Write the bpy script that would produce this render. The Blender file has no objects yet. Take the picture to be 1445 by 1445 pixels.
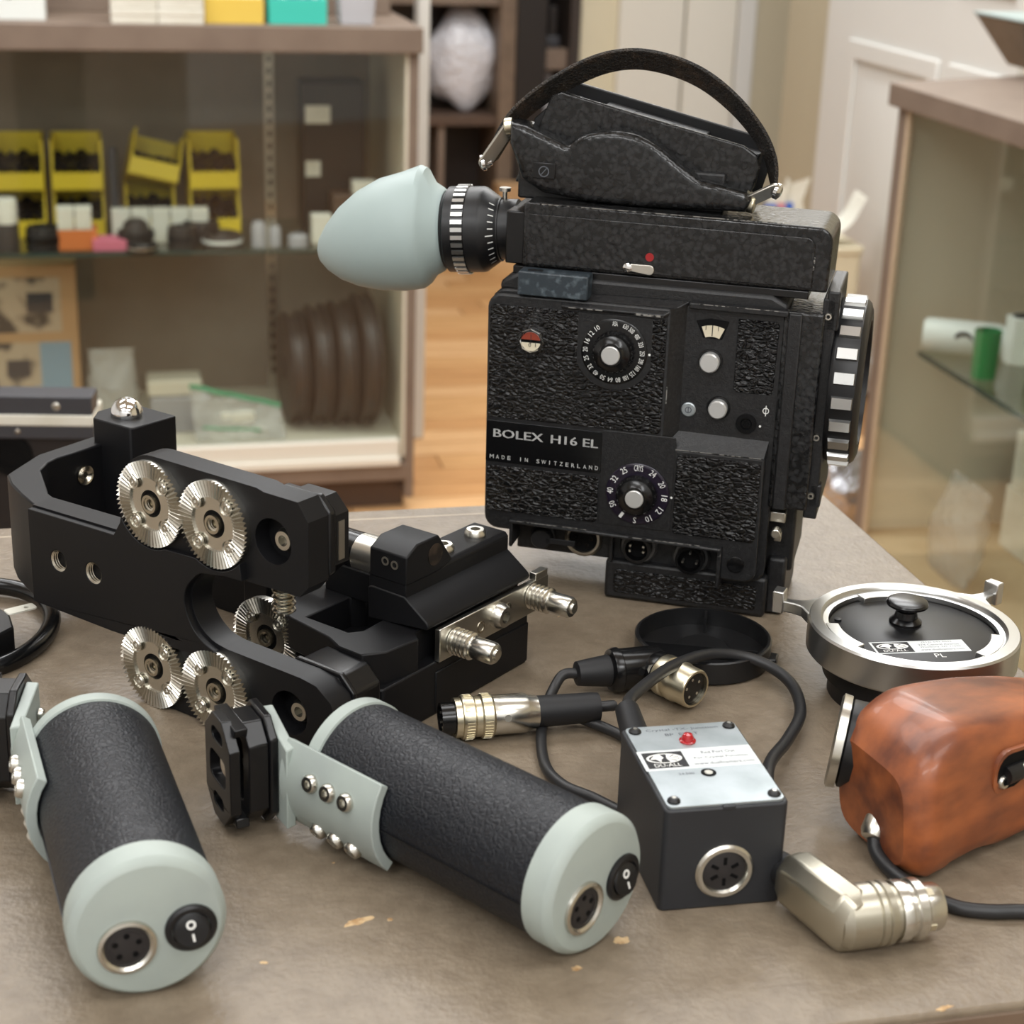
import bpy, math, random
from mathutils import Vector, Matrix, Euler
from mathutils.geometry import tessellate_polygon
S = 0.01                      # everything below is written in centimetres; z = 0 is the counter top
R_ = math.radians
random.seed(4)
SC = bpy.context.scene
COL = SC.collection

# ------------------------------------------------------------------ camera, world, lights, exposure
def make_camera():
    f, phi, r, h = 2450.0, R_(20.5), R_(2.0), 29.5
    F = Vector((0, math.cos(phi), -math.sin(phi))); R0 = Vector((1, 0, 0)); U0 = Vector((0, math.sin(phi), math.cos(phi)))
    R = math.cos(r)*R0 + math.sin(r)*U0; U = math.cos(r)*U0 - math.sin(r)*R0
    cd = bpy.data.cameras.new('camera'); co = bpy.data.objects.new('camera', cd); COL.objects.link(co)
    co.matrix_world = Matrix(((R.x, U.x, -F.x, 0), (R.y, U.y, -F.y, 0), (R.z, U.z, -F.z, h*S), (0, 0, 0, 1)))
    cd.sensor_fit = 'HORIZONTAL'; cd.sensor_width = 36.0; cd.lens = 36.0*f/1445.0
    cd.clip_start = 0.01; cd.clip_end = 60
    cd.dof.use_dof = True; cd.dof.focus_distance = 0.64; cd.dof.aperture_fstop = 19.0
    SC.camera = co
make_camera()
SC.view_settings.view_transform = 'Standard'; SC.view_settings.look = 'None'
SC.view_settings.gamma = 1.0; SC.view_settings.use_curve_mapping = False
SC.view_settings.exposure = 0.4
w = bpy.data.worlds.new('world'); SC.world = w; w.use_nodes = True
w.node_tree.nodes['Background'].inputs[0].default_value = (1.0, 0.97, 0.93, 1)
w.node_tree.nodes['Background'].inputs[1].default_value = 0.3
def area(name, loc, sx, sy, power, col=(0.975, 0.99, 1.0)):
    l = bpy.data.lights.new(name, 'AREA'); l.shape = 'RECTANGLE'; l.size = sx*S; l.size_y = sy*S; l.energy = power; l.color = col
    o = bpy.data.objects.new(name, l); COL.objects.link(o); o.location = Vector(loc)*S; o.rotation_euler = (0, 0, R_(13.5))
    return o
# ceiling troffers, 1.6 m above the counter top
for i, (x, y, p) in enumerate([(-85, 0, 7.5), (75, 0, 7.5), (-85, 140, 7.5), (40, 140, 7.5), (-85, 250, 18.0), (30, 250, 15.0), (20, 440, 20.0), (100, 375, 15.0), (-85, -130, 18.0), (75, -130, 18.0)]):
    area('ceiling_troffer_light', (x, y, 160), 120, 56, p*1.2)

# ------------------------------------------------------------------ materials
def mat(name, col, rough=0.5, metal=0.0, bump=None, var=None, spec=0.5, coat=0.0, trans=0.0, alpha=1.0, ior=1.45, aniso=None):
    """bump: list of (kind, scale, strength, distance_cm); var: (scale, colour2, low, high[, stretch]) noise mix"""
    m = bpy.data.materials.new(name); m.use_nodes = True
    nt = m.node_tree; N = nt.nodes; L = nt.links; b = N['Principled BSDF']
    c = tuple(((v/255.0)/12.92 if v/255.0 <= 0.04045 else ((v/255.0+0.055)/1.055)**2.4) for v in col)
    b.inputs['Base Color'].default_value = (*c, 1); b.inputs['Roughness'].default_value = rough
    b.inputs['Metallic'].default_value = metal; b.inputs['Specular IOR Level'].default_value = spec
    b.inputs['Coat Weight'].default_value = coat; b.inputs['Transmission Weight'].default_value = trans
    b.inputs['Alpha'].default_value = alpha; b.inputs['IOR'].default_value = ior
    tc = None
    def coords(stretch=None):
        nonlocal tc
        if tc is None: tc = N.new('ShaderNodeTexCoord')
        if not stretch: return tc.outputs['Object']
        mp = N.new('ShaderNodeMapping'); mp.inputs['Scale'].default_value = stretch
        L.new(tc.outputs['Object'], mp.inputs['Vector']); return mp.outputs['Vector']
    if var:
        c2 = tuple(((v/255.0)/12.92 if v/255.0 <= 0.04045 else ((v/255.0+0.055)/1.055)**2.4) for v in var[1])
        n = N.new('ShaderNodeTexNoise'); n.inputs['Scale'].default_value = var[0]; n.inputs['Detail'].default_value = 6
        L.new(coords(var[4] if len(var) > 4 else None), n.inputs['Vector'])
        rp = N.new('ShaderNodeMapRange'); rp.inputs[1].default_value = var[2]; rp.inputs[2].default_value = var[3]
        L.new(n.outputs['Fac'], rp.inputs[0])
        mx = N.new('ShaderNodeMix'); mx.data_type = 'RGBA'; mx.inputs[6].default_value = (*c, 1); mx.inputs[7].default_value = (*c2, 1)
        L.new(rp.outputs[0], mx.inputs[0]); L.new(mx.outputs[2], b.inputs['Base Color'])
    prev = None
    for (kind, sc, st, dist, *rest) in (bump or []):
        vec = coords(rest[0] if rest else None)
        if kind == 'noise':
            t = N.new('ShaderNodeTexNoise'); t.inputs['Scale'].default_value = sc; t.inputs['Detail'].default_value = 4; out = t.outputs['Fac']
        elif kind == 'vor':
            t = N.new('ShaderNodeTexVoronoi'); t.feature = 'SMOOTH_F1'; t.inputs['Scale'].default_value = sc; t.inputs['Smoothness'].default_value = 0.6; out = t.outputs['Distance']
        elif kind == 'edge':
            t = N.new('ShaderNodeTexVoronoi'); t.feature = 'DISTANCE_TO_EDGE'; t.inputs['Scale'].default_value = sc; out = t.outputs['Distance']
        else:
            t = N.new('ShaderNodeTexWave'); t.inputs['Scale'].default_value = sc; t.inputs['Distortion'].default_value = 0.3; out = t.outputs['Fac']
        if kind in ('edge', 'vor'):   # wobble the cells so they do not look like a grid
            nz = N.new('ShaderNodeTexNoise'); nz.inputs['Scale'].default_value = sc*0.8; nz.inputs['Detail'].default_value = 2
            mv = N.new('ShaderNodeMix'); mv.data_type = 'RGBA'; mv.blend_type = 'LINEAR_LIGHT'; mv.inputs[0].default_value = 0.6/sc
            L.new(vec, nz.inputs['Vector']); L.new(vec, mv.inputs[6]); L.new(nz.outputs['Color'], mv.inputs[7]); L.new(mv.outputs[2], t.inputs['Vector'])
        else:
            L.new(vec, t.inputs['Vector'])
        if kind == 'edge':
            cl = N.new('ShaderNodeMapRange'); cl.inputs[1].default_value = 0.0; cl.inputs[2].default_value = 0.28; cl.interpolation_type = 'SMOOTHSTEP'
            L.new(out, cl.inputs[0]); out = cl.outputs[0]
        bp = N.new('ShaderNodeBump'); bp.inputs['Strength'].default_value = st; bp.inputs['Distance'].default_value = dist*S
        L.new(out, bp.inputs['Height'])
        if prev: L.new(prev, bp.inputs['Normal'])
        prev = bp.outputs['Normal']
    if prev: L.new(prev, b.inputs['Normal'])
    return m

M = {}
M['laminate'] = mat('counter_laminate', (127, 114, 97), 0.4, bump=[('noise', 420, 0.6, 0.06), ('noise', 90, 0.12, 0.05)], var=(120, (114, 101, 85), 0.35, 0.68), spec=0.5)
M['lam_edge'] = mat('counter_edge', (118, 100, 84), 0.5, var=(30, (104, 88, 74), 0.4, 0.7))
M['lam_seam'] = mat('counter_seam', (176, 162, 142), 0.55)
M['chip'] = mat('bare_chipboard', (196, 168, 128), 0.8, bump=[('noise', 700, 0.6, 0.05)], var=(250, (160, 125, 84), 0.45, 0.62))
M['black_anod'] = mat('black_anodised', (15, 15, 17), 0.46, bump=[('noise', 3000, 0.10, 0.01)], var=(14, (18, 18, 20), 0.4, 0.7), spec=0.3)
M['black_edge'] = mat('black_anodised_clamp', (13, 13, 15), 0.3, spec=0.5)
M['steel'] = mat('stainless_steel', (205, 202, 193), 0.28, 1.0, bump=[('noise', 1500, 0.06, 0.01)])
M['steel_warm'] = mat('nickel_warm', (206, 203, 194), 0.26, 1.0)
M['nickel_brass'] = mat('nickel_brass', (214, 206, 182), 0.3, 1.0, bump=[('noise', 4000, 0.15, 0.01)])
M['chrome'] = mat('chrome', (232, 232, 232), 0.06, 1.0)
M['gunmetal'] = mat('champagne_metal', (182, 177, 162), 0.36, 1.0, bump=[('noise', 1800, 0.08, 0.01)])
M['alu'] = mat('machined_aluminium', (196, 196, 194), 0.3, 1.0, bump=[('noise', 700, 0.04, 0.01)])
M['alu_plate'] = mat('brushed_plate', (170, 177, 180), 0.4, 0.75, var=(60, (150, 158, 160), 0.4, 0.65))
M['hammer'] = mat('black_hammertone', (30, 30, 31), 0.2, bump=[('vor', 430, 0.34, 0.04), ('noise', 1500, 0.06, 0.01)], var=(420, (44, 44, 45), 0.42, 0.62), spec=0.45)
def hammer_cells(m, dark, light, scale):
    N = m.node_tree.nodes; L = m.node_tree.links; b = N['Principled BSDF']
    tc = N.new('ShaderNodeTexCoord'); nz = N.new('ShaderNodeTexNoise'); nz.inputs['Scale'].default_value = scale*.7
    mv = N.new('ShaderNodeMix'); mv.data_type = 'RGBA'; mv.blend_type = 'LINEAR_LIGHT'; mv.inputs[0].default_value = .9/scale
    vo = N.new('ShaderNodeTexVoronoi'); vo.feature = 'SMOOTH_F1'; vo.inputs['Scale'].default_value = scale; vo.inputs['Smoothness'].default_value = .35
    rp = N.new('ShaderNodeMapRange'); rp.inputs[1].default_value = .75; rp.inputs[2].default_value = .15; rp.interpolation_type = 'SMOOTHSTEP'
    mx = N.new('ShaderNodeMix'); mx.data_type = 'RGBA'; mx.inputs[6].default_value = (dark, dark, dark, 1); mx.inputs[7].default_value = (light, light, light*1.03, 1)
    L.new(tc.outputs['Object'], nz.inputs['Vector']); L.new(tc.outputs['Object'], mv.inputs[6]); L.new(nz.outputs['Color'], mv.inputs[7]); L.new(mv.outputs[2], vo.inputs['Vector'])
    L.new(vo.outputs['Distance'], rp.inputs[0]); L.new(rp.outputs[0], mx.inputs[0]); L.new(mx.outputs[2], b.inputs['Base Color'])
hammer_cells(M['hammer'], .007, .022, 430)
M['wrinkle'] = mat('black_wrinkle_paint', (22, 22, 23), 0.42, bump=[('noise', 1700, 0.5, 0.03)], var=(700, (32, 32, 33), 0.45, 0.6), spec=0.5)
M['leather'] = mat('black_leatherette', (13, 13, 14), 0.27, bump=[('edge', 400, 1.0, 0.08, (0.7, 1.0, 1.25)), ('noise', 1200, 0.35, 0.03)], spec=0.55)
M['grip_leather'] = mat('grip_leatherette', (22, 24, 29), 0.42, bump=[('edge', 560, 0.5, 0.035), ('noise', 900, 0.35, 0.025)], spec=0.42)
M['strap'] = mat('strap_leather', (30, 27, 24), 0.6, bump=[('edge', 700, 0.9, 0.06), ('noise', 500, 0.5, 0.05)], var=(160, (62, 51, 40), 0.5, 0.68))
M['gloss_black'] = mat('gloss_black', (12, 12, 13), 0.22, spec=0.5)
M['satin_black'] = mat('satin_black', (15, 15, 17), 0.4)
M['rubber'] = mat('black_rubber', (21, 21, 23), 0.55, bump=[('noise', 900, 0.15, 0.02)])
M['cable'] = mat('cable_jacket', (36, 36, 37), 0.42, bump=[('noise', 500, 0.1, 0.02)])
M['printed'] = mat('printed_black', (37, 38, 41), 0.5, bump=[('wave', 180, 0.25, 0.01, (0.0, 0.0, 4.0)), ('noise', 600, 0.2, 0.02)])
M['cap_black'] = mat('cap_plastic', (24, 24, 25), 0.28)
M['insert'] = mat('socket_insert', (40, 37, 37), 0.5)
M['void'] = mat('hole_dark', (5, 5, 6), 0.7, spec=0.2)
M['white_print'] = mat('white_print', (226, 226, 222), 0.55)
M['plate_print'] = mat('plate_print', (186, 186, 184), 0.5)
M['grey_print'] = mat('grey_print', (84, 88, 94), 0.6)
M['dark_print'] = mat('dark_print', (24, 24, 26), 0.6)
M['silver_btn'] = mat('silver_button', (206, 206, 204), 0.33, 0.6)
M['grey_green'] = mat('grey_green_paint', (160, 169, 163), 0.5, bump=[('noise', 1200, 0.1, 0.01)], var=(40, (152, 160, 156), 0.4, 0.65), spec=0.4)
M['eyecup'] = mat('grey_rubber', (158, 172, 170), 0.48, bump=[('noise', 500, 0.04, 0.01)], spec=0.4)
M['red'] = mat('red_paint', (150, 32, 34), 0.35)
M['red_led'] = mat('red_led', (160, 12, 22), 0.1, coat=0.6)
M['label_white'] = mat('paper_label', (206, 210, 210), 0.6)
M['plastic_blue_black'] = mat('worn_block', (44, 52, 58), 0.35, var=(300, (84, 94, 100), 0.5, 0.68), bump=[('noise', 500, 0.3, 0.03)])
M['wood_grip'] = mat('rosewood', (155, 87, 49), 0.4, var=(30, (96, 52, 35), 0.36, 0.66, (1.0, 2.6, 2.6)), bump=[('noise', 260, 0.18, 0.03), ('noise', 1500, 0.1, 0.01)], coat=0.12)
M['bare_metal'] = mat('bare_metal_wear', (150, 148, 144), 0.4, 0.6, var=(500, (40, 40, 40), 0.48, 0.56))
M['brown_reflect'] = mat('painted_brown_reflection', (74, 62, 52), 0.4, 0.5, var=(200, (40, 34, 30), 0.4, 0.6))  # brown reflection inside the jaw notch hole, painted as colour
M['thread'] = mat('thread_metal', (190, 184, 170), 0.25, 1.0)
M['meter'] = mat('meter_scale', (206, 196, 172), 0.3)
M['eye_red'] = mat('footage_red', (134, 62, 48), 0.2, coat=0.5)
# background
M['cab'] = mat('cabinet_laminate', (124, 108, 95), 0.5, var=(12, (114, 98, 86), 0.4, 0.7))
M['cab_dark'] = mat('cabinet_inside', (146, 134, 121), 0.55, var=(9, (136, 124, 111), 0.4, 0.7))
M['cab_light'] = mat('cabinet_end_inside', (214, 207, 188), 0.55)
M['cab_shelfboard'] = mat('shelf_brown', (86, 68, 57), 0.5)
M['cream'] = mat('cream_wall', (214, 205, 178), 0.7)
M['beige'] = mat('beige_wall', (186, 177, 153), 0.7)
M['white_door'] = mat('white_paint', (214, 213, 208), 0.5)
M['offwhite'] = mat('offwhite_panel', (222, 218, 206), 0.55)
M['floor'] = mat('floor_base', (150, 110, 72), 0.5)
M['plank_a'] = mat('plank_a', (212, 166, 114), 0.4, var=(6, (190, 142, 92), 0.35, 0.7, (1, 6, 1)))
M['plank_b'] = mat('plank_b', (202, 153, 102), 0.4, var=(6, (184, 134, 86), 0.35, 0.7, (1, 6, 1)))
M['plank_c'] = mat('plank_c', (219, 177, 128), 0.4, var=(6, (200, 152, 104), 0.35, 0.7, (1, 6, 1)))
M['yellow'] = mat('bin_yellow', (236, 210, 58), 0.45)
M['orange'] = mat('orange_card', (206, 118, 62), 0.6)
M['pink'] = mat('pink_card', (206, 112, 134), 0.6)
M['card_white'] = mat('white_card', (222, 220, 208), 0.65, var=(20, (208, 205, 190), 0.4, 0.7))
M['card_yellow'] = mat('yellow_card', (222, 190, 84), 0.6)
M['card_teal'] = mat('teal_card', (62, 190, 172), 0.6)
M['card_purple'] = mat('purple_card', (84, 72, 140), 0.5, var=(60, (214, 212, 222), 0.5, 0.6))
M['card_kraft'] = mat('kraft_card', (176, 142, 104), 0.7)
M['picture'] = mat('printed_box', (176, 160, 138), 0.6, var=(14, (70, 66, 62), 0.52, 0.6))
M['sky_blue'] = mat('blue_print', (126, 152, 170), 0.6)
M['deep_blue'] = mat('blue_ink', (62, 104, 196), 0.5)
M['green'] = mat('green_plastic', (42, 130, 72), 0.35)
M['lime'] = mat('lime_plastic', (150, 190, 60), 0.35)
M['white_plastic'] = mat('white_plastic', (228, 232, 228), 0.35)
M['dark_plastic'] = mat('dark_plastic', (38, 34, 33), 0.42)
M['brown_plastic'] = mat('brown_black_plastic', (58, 50, 46), 0.45)
M['grey_case'] = mat('case_grey', (62, 62, 66), 0.45)
M['console'] = mat('console_metal', (112, 104, 96), 0.4, var=(10, (88, 84, 80), 0.4, 0.6))
M['conn_metal'] = mat('dull_connector_metal', (104, 104, 104), 0.4, 0.8)
M['case_board'] = mat('case_floor_board', (196, 174, 142), 0.5, var=(8, (178, 154, 120), 0.4, 0.7))
M['channel'] = mat('channel_strip', (186, 164, 138), 0.5)
M['foil'] = mat('foil_bag', (188, 190, 196), 0.18, 0.85, bump=[('noise', 38, 0.9, 1.2)])
M['bubble'] = mat('bubble_wrap', (214, 214, 220), 0.2, bump=[('vor', 60, 0.7, 0.8), ('noise', 14, 0.8, 2.0)], spec=0.7, coat=0.4)
def bagmat(name, col, alpha):
    return mat(name, col, 0.16, bump=[('noise', 45, 0.9, 1.0), ('noise', 14, 0.7, 1.6)], alpha=alpha, spec=0.7)
M['clear_bag'] = bagmat('clear_bag', (206, 206, 200), 0.42)
M['clear_plastic'] = mat('clear_plastic', (200, 200, 204), 0.2, alpha=0.5)
M['green_zip'] = mat('green_zip', (70, 158, 116), 0.4)
def glassmat(name, tint, refl):
    m = bpy.data.materials.new(name); m.use_nodes = True; N = m.node_tree.nodes; L = m.node_tree.links
    N.remove(N['Principled BSDF']); t = N.new('ShaderNodeBsdfTransparent'); t.inputs[0].default_value = (*tint, 1)
    g = N.new('ShaderNodeBsdfGlossy'); g.inputs['Roughness'].default_value = 0.03; g.inputs[0].default_value = (1, 1, 1, 1)
    fr = N.new('ShaderNodeFresnel'); fr.inputs[0].default_value = refl; mx = N.new('ShaderNodeMixShader')
    ge = N.new('ShaderNodeNewGeometry'); iv = N.new('ShaderNodeMath'); iv.operation = 'SUBTRACT'; iv.inputs[0].default_value = 1.0; L.new(ge.outputs['Backfacing'], iv.inputs[1])
    mu = N.new('ShaderNodeMath'); mu.operation = 'MULTIPLY'; L.new(iv.outputs[0], mu.inputs[0]); L.new(fr.outputs[0], mu.inputs[1])   # reflect once, at the outer face
    L.new(mu.outputs[0], mx.inputs[0]); L.new(t.outputs[0], mx.inputs[1]); L.new(g.outputs[0], mx.inputs[2])
    L.new(mx.outputs[0], N['Material Output'].inputs[0]); return m
M['glass'] = glassmat('cabinet_glass', (0.95, 0.97, 0.95), 1.75)
M['shelf_glass'] = glassmat('shelf_glass', (0.80, 0.86, 0.83), 1.5)
M['glass_edge'] = mat('glass_edge', (62, 76, 70), 0.2)

# ------------------------------------------------------------------ mesh tools
def zto(d):
    return Vector(d).normalized().to_track_quat('Z', 'Y').to_matrix().to_4x4()
def frame(o, d): return Matrix.Translation(Vector(o)) @ zto(d)
def arc(cx, cy, r, a0, a1, n=10):
    return [(cx+r*math.cos(R_(a0+(a1-a0)*i/n)), cy+r*math.sin(R_(a0+(a1-a0)*i/n))) for i in range(n+1)]
def rr(x0, x1, y0, y1, r, n=4):
    r = min(r, abs(x1-x0)/2-1e-4, abs(y1-y0)/2-1e-4)
    return arc(x0+r, y0+r, r, 180, 270, n)+arc(x1-r, y0+r, r, 270, 360, n)+arc(x1-r, y1-r, r, 0, 90, n)+arc(x0+r, y1-r, r, 90, 180, n)
def cat(pts, n=6, closed=False):
    P = [Vector(p) for p in pts]; out = []; m = len(P)
    g = (lambda i: P[i % m]) if closed else (lambda i: P[max(0, min(m-1, i))])
    for i in range(m if closed else m-1):
        a, b, c, d = g(i-1), g(i), g(i+1), g(i+2)
        for k in range(n):
            t = k/n
            out.append(0.5*((2*b)+(c-a)*t+(2*a-5*b+4*c-d)*t*t+(3*b-a-3*c+d)*t**3))
    if not closed: out.append(P[-1])
    return out
class MB:
    def __init__(s): s.v = []; s.f = []
    def add(s, vs, fs, mtx=None):
        o = len(s.v)
        s.v += [tuple((mtx @ Vector(v)) if mtx else v) for v in vs]; s.f += [tuple(i+o for i in f) for f in fs]
        return s
    def box(s, x0, x1, y0, y1, z0, z1, mtx=None):
        v = [(x, y, z) for z in (z0, z1) for y in (y0, y1) for x in (x0, x1)]
        return s.add(v, [(0, 2, 3, 1), (4, 5, 7, 6), (0, 1, 5, 4), (2, 6, 7, 3), (0, 4, 6, 2), (1, 3, 7, 5)], mtx)
    def hexa(s, b, t, mtx=None):   # b, t: four points each, same turn
        v = list(b)+list(t)
        return s.add(v, [(3, 2, 1, 0), (4, 5, 6, 7), (0, 1, 5, 4), (1, 2, 6, 5), (2, 3, 7, 6), (3, 0, 4, 7)], mtx)
    def poly(s, outer, axis, a, b, holes=(), mtx=None):
        mp = {'z': lambda p, h: (p[0], p[1], h), 'y': lambda p, h: (p[0], h, p[1]), 'x': lambda p, h: (h, p[0], p[1])}[axis]
        rings = [list(outer)]+[list(h) for h in holes]
        flat = [p for r in rings for p in r]; n = len(flat)
        tri = tessellate_polygon([[Vector((p[0], p[1], 0)) for p in r] for r in rings]) if holes or n > 4 else None
        vs = [mp(p, a) for p in flat]+[mp(p, b) for p in flat]; fs = []
        if not holes: fs += [tuple(range(n))[::-1], tuple(range(n, 2*n))]
        else:
            for t in tri: fs += [tuple(t)[::-1], tuple(i+n for i in t)]
        o = 0
        for r in rings:
            m = len(r)
            for i in range(m): fs.append((o+i, o+(i+1) % m, o+(i+1) % m+n, o+i+n))
            o += m
        return s.add(vs, fs, mtx)
    def lathe(s, prof, n=32, mtx=None, caps=True):
        vs = []; fs = []; k = len(prof)
        for i in range(n):
            a = 2*math.pi*i/n; c, d = math.cos(a), math.sin(a)
            vs += [(r*c, r*d, z) for r, z in prof]
        for i in range(n):
            j = (i+1) % n
            for q in range(k-1): fs.append((i*k+q, j*k+q, j*k+q+1, i*k+q+1))
        if caps:
            if prof[0][0] > 1e-6: fs.append(tuple(i*k for i in range(n))[::-1])
            if prof[-1][0] > 1e-6: fs.append(tuple(i*k+k-1 for i in range(n)))
        return s.add(vs, fs, mtx)
    def cyl(s, r, z0, z1, n=24, mtx=None): return s.lathe([(r, z0), (r, z1)], n, mtx)
    def ring(s, r0, r1, z0, z1, n=32, mtx=None):
        return s.lathe([(r0, z0), (r1, z0), (r1, z1), (r0, z1), (r0, z0)], n, mtx, False)
    def tube(s, pts, r, n=12, closed=False):
        P = [Vector(p) for p in pts]; m = len(P); vs = []; fs = []; up = None
        rad = r if callable(r) else (lambda t: r)
        for i, p in enumerate(P):
            a = P[(i-1) % m] if closed else P[max(0, i-1)]; b = P[(i+1) % m] if closed else P[min(m-1, i+1)]
            t = (b-a).normalized()
            if up is None: up = Vector((0, 0, 1)) if abs(t.z) < 0.9 else Vector((1, 0, 0))
            sd = t.cross(up).normalized(); up = sd.cross(t).normalized(); q = rad(i/max(1, m-1))
            for k in range(n):
                an = 2*math.pi*k/n; vs.append(tuple(p+sd*q*math.cos(an)+up*q*math.sin(an)))
        for i in range(m if closed else m-1):
            j = (i+1) % m
            for k in range(n): fs.append((i*n+k, i*n+(k+1) % n, j*n+(k+1) % n, j*n+k))
        if not closed: fs += [tuple(range(n))[::-1], tuple(range((m-1)*n, m*n))]
        return s.add(vs, fs)
    def loft(s, rings, caps=True, closed_ring=True):
        n = len(rings[0]); vs = [tuple(p) for r in rings for p in r]; fs = []
        for i in range(len(rings)-1):
            for k in range(n if closed_ring else n-1): fs.append((i*n+k, i*n+(k+1) % n, (i+1)*n+(k+1) % n, (i+1)*n+k))
        if caps and closed_ring: fs += [tuple(range(n))[::-1], tuple(range((len(rings)-1)*n, len(rings)*n))]
        return s.add(vs, fs)
    def mesh(s, name):
        me = bpy.data.meshes.new(name); me.from_pydata([(x*S, y*S, z*S) for x, y, z in s.v], [], s.f)
        import bmesh
        bm = bmesh.new(); bm.from_mesh(me); bmesh.ops.recalc_face_normals(bm, faces=bm.faces); bm.to_mesh(me); bm.free()
        me.polygons.foreach_set('use_smooth', [True]*len(me.polygons)); me.set_sharp_from_angle(angle=R_(34)); me.update()
        return me
def link(name, me, m, parent=None, loc=None, rot=None, bevel=0, seg=2, mtx=None):
    if m and not me.materials: me.materials.append(M[m] if isinstance(m, str) else m)
    o = bpy.data.objects.new(name, me); COL.objects.link(o)
    if parent: o.parent = parent
    if mtx is not None:
        mm = mtx.copy(); mm.translation = mm.translation*S; o.matrix_local = mm
    else:
        if loc: o.location = Vector(loc)*S
        if rot: o.rotation_euler = tuple(R_(a) for a in rot)
    if bevel:
        b = o.modifiers.new('bevel', 'BEVEL'); b.width = bevel*S; b.segments = seg; b.limit_method = 'ANGLE'; b.angle_limit = R_(35)
    return o
def P(name, mb, m, parent=None, loc=None, rot=None, bevel=0, seg=2, mtx=None, label=None):
    o = link(name, mb.mesh(name), m, parent, loc, rot, bevel, seg, mtx)
    if label: o['label'] = label
    return o
def tag(o, label, cat_, group=None):
    o['label'] = label; o['category'] = cat_
    if group: o['group'] = group
    return o
def T(name, label, cat_, loc=(0, 0, 0), rz=0, group=None, rot=None):
    o = bpy.data.objects.new(name, None); COL.objects.link(o); o.empty_display_size = 0.02
    o.location = Vector(loc)*S; o.rotation_euler = tuple(R_(a) for a in rot) if rot else (0, 0, R_(rz))
    return tag(o, label, cat_, group)
def ST(name, mb, m, parent=None, bevel=0, **k):
    o = P(name, mb, m, parent, bevel=bevel, **k)
    if not parent: o['kind'] = 'structure'
    return o
def copy_tree(o, parent=None):
    c = o.copy(); COL.objects.link(c); c.parent = parent
    for ch in list(o.children): copy_tree(ch, c)
    return c
_tc = {}
def text_mb(body, mb, mtx, height=None, width=None, align='CENTER', ex=0.008):
    """lay lettering (flat in local XY, facing +Z) into mb"""
    if body not in _tc:
        cu = bpy.data.curves.new('t', 'FONT'); cu.body = body; cu.size = 1.0; cu.resolution_u = 2; cu.extrude = 0.0
        ob = bpy.data.objects.new('t', cu); me = bpy.data.meshes.new_from_object(ob)
        _tc[body] = ([tuple(v.co) for v in me.vertices], [tuple(p.vertices) for p in me.polygons])
        bpy.data.objects.remove(ob); bpy.data.curves.remove(cu); bpy.data.meshes.remove(me)
    vs, fs = _tc[body]
    if not vs: return
    xs = [v[0] for v in vs]; ys = [v[1] for v in vs]; w, h = max(xs)-min(xs), max(ys)-min(ys)
    sy = (height/h) if height else (width/w); sx = (width/w) if width else sy
    ox = {'CENTER': (max(xs)+min(xs))/2, 'LEFT': min(xs), 'RIGHT': max(xs)}[align]; oy = (max(ys)+min(ys))/2
    mb.add([((v[0]-ox)*sx, (v[1]-oy)*sy, ex) for v in vs], fs, mtx)
def rx(loc, a=90, rz=0): return Matrix.Translation(Vector(loc)) @ Matrix.Rotation(R_(rz), 4, 'Z') @ Matrix.Rotation(R_(a), 4, 'X')
FACE_NEG_Y = lambda x, y, z: rx((x, y, z))       # local +Z -> -Y, local +Y -> +Z : lettering reads on a wall facing -Y

# small shared pieces
def screw_mesh(r=0.22, h=0.12, n=20):
    mb = MB(); mb.lathe([(r, 0), (r, h*0.5), (r*0.8, h), (r*0.46, h)], n, None, False)
    hx = [(r*0.46, h)]; mb.lathe([(r*0.46, h), (r*0.42, h*0.25), (0, h*0.25)], 6, None, False)
    return mb.mesh('screw')
def socket_screw(parent, loc, d, r=0.22, h=0.14, m='steel', name='screw', _c={}):
    k = (r, h, m)
    if k not in _c:
        _c[k] = screw_mesh(r, h)
    return link(name, _c[k], m, parent, mtx=frame(loc, d))

# ------------------------------------------------------------------ the setting
FLOOR = -97.0
LCO, LCR = (-20.5, 337, 0), 14.0          # left display case: front right top corner, turn
RCO, RCR = (55.36, 271.8, 0), -77.0       # right display case
fl = ST('floor', MB().box(-260, 260, -198, 700, FLOOR-4, FLOOR-0.6), 'floor')
pk = {}
for j in range(0, 40):                    # boards run across the aisle
    x0 = -64 + (j*37 % 29)
    for i in range(3):
        key = ('plank_a', 'plank_b', 'plank_c')[(j*5+i*2+(j//3)) % 3]
        if key not in pk: pk[key] = MB().box(0, 57.6, 0, 8.7, -0.6, 0.0).mesh('plank')
        x = x0 + i*58 - 30; y = 305 + j*9.0
        link('plank', pk[key], key, fl, loc=(x*math.cos(R_(LCR)) - (y-340)*math.sin(R_(LCR)), 340+x*math.sin(R_(LCR)) + (y-340)*math.cos(R_(LCR)), FLOOR), rot=(0, 0, LCR))

LC = lambda **k: dict(loc=LCO, rot=(0, 0, LCR), **k)
RCk = lambda **k: dict(loc=RCO, rot=(0, 0, RCR), **k)
M['ceiling'] = mat('ceiling_white', (226, 224, 216), 0.8); M['shop_wall'] = mat('shop_wall', (218, 220, 220), 0.75)
ST('ceiling', MB().box(-262, 262, -205, 705, 166, 170), 'ceiling')
ST('wall_left', MB().box(-262, -255, -205, 705, FLOOR-4, 166), 'shop_wall')
ST('wall_front', MB().box(-262, 262, -205, -198, FLOOR-4, 166), 'shop_wall')
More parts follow.
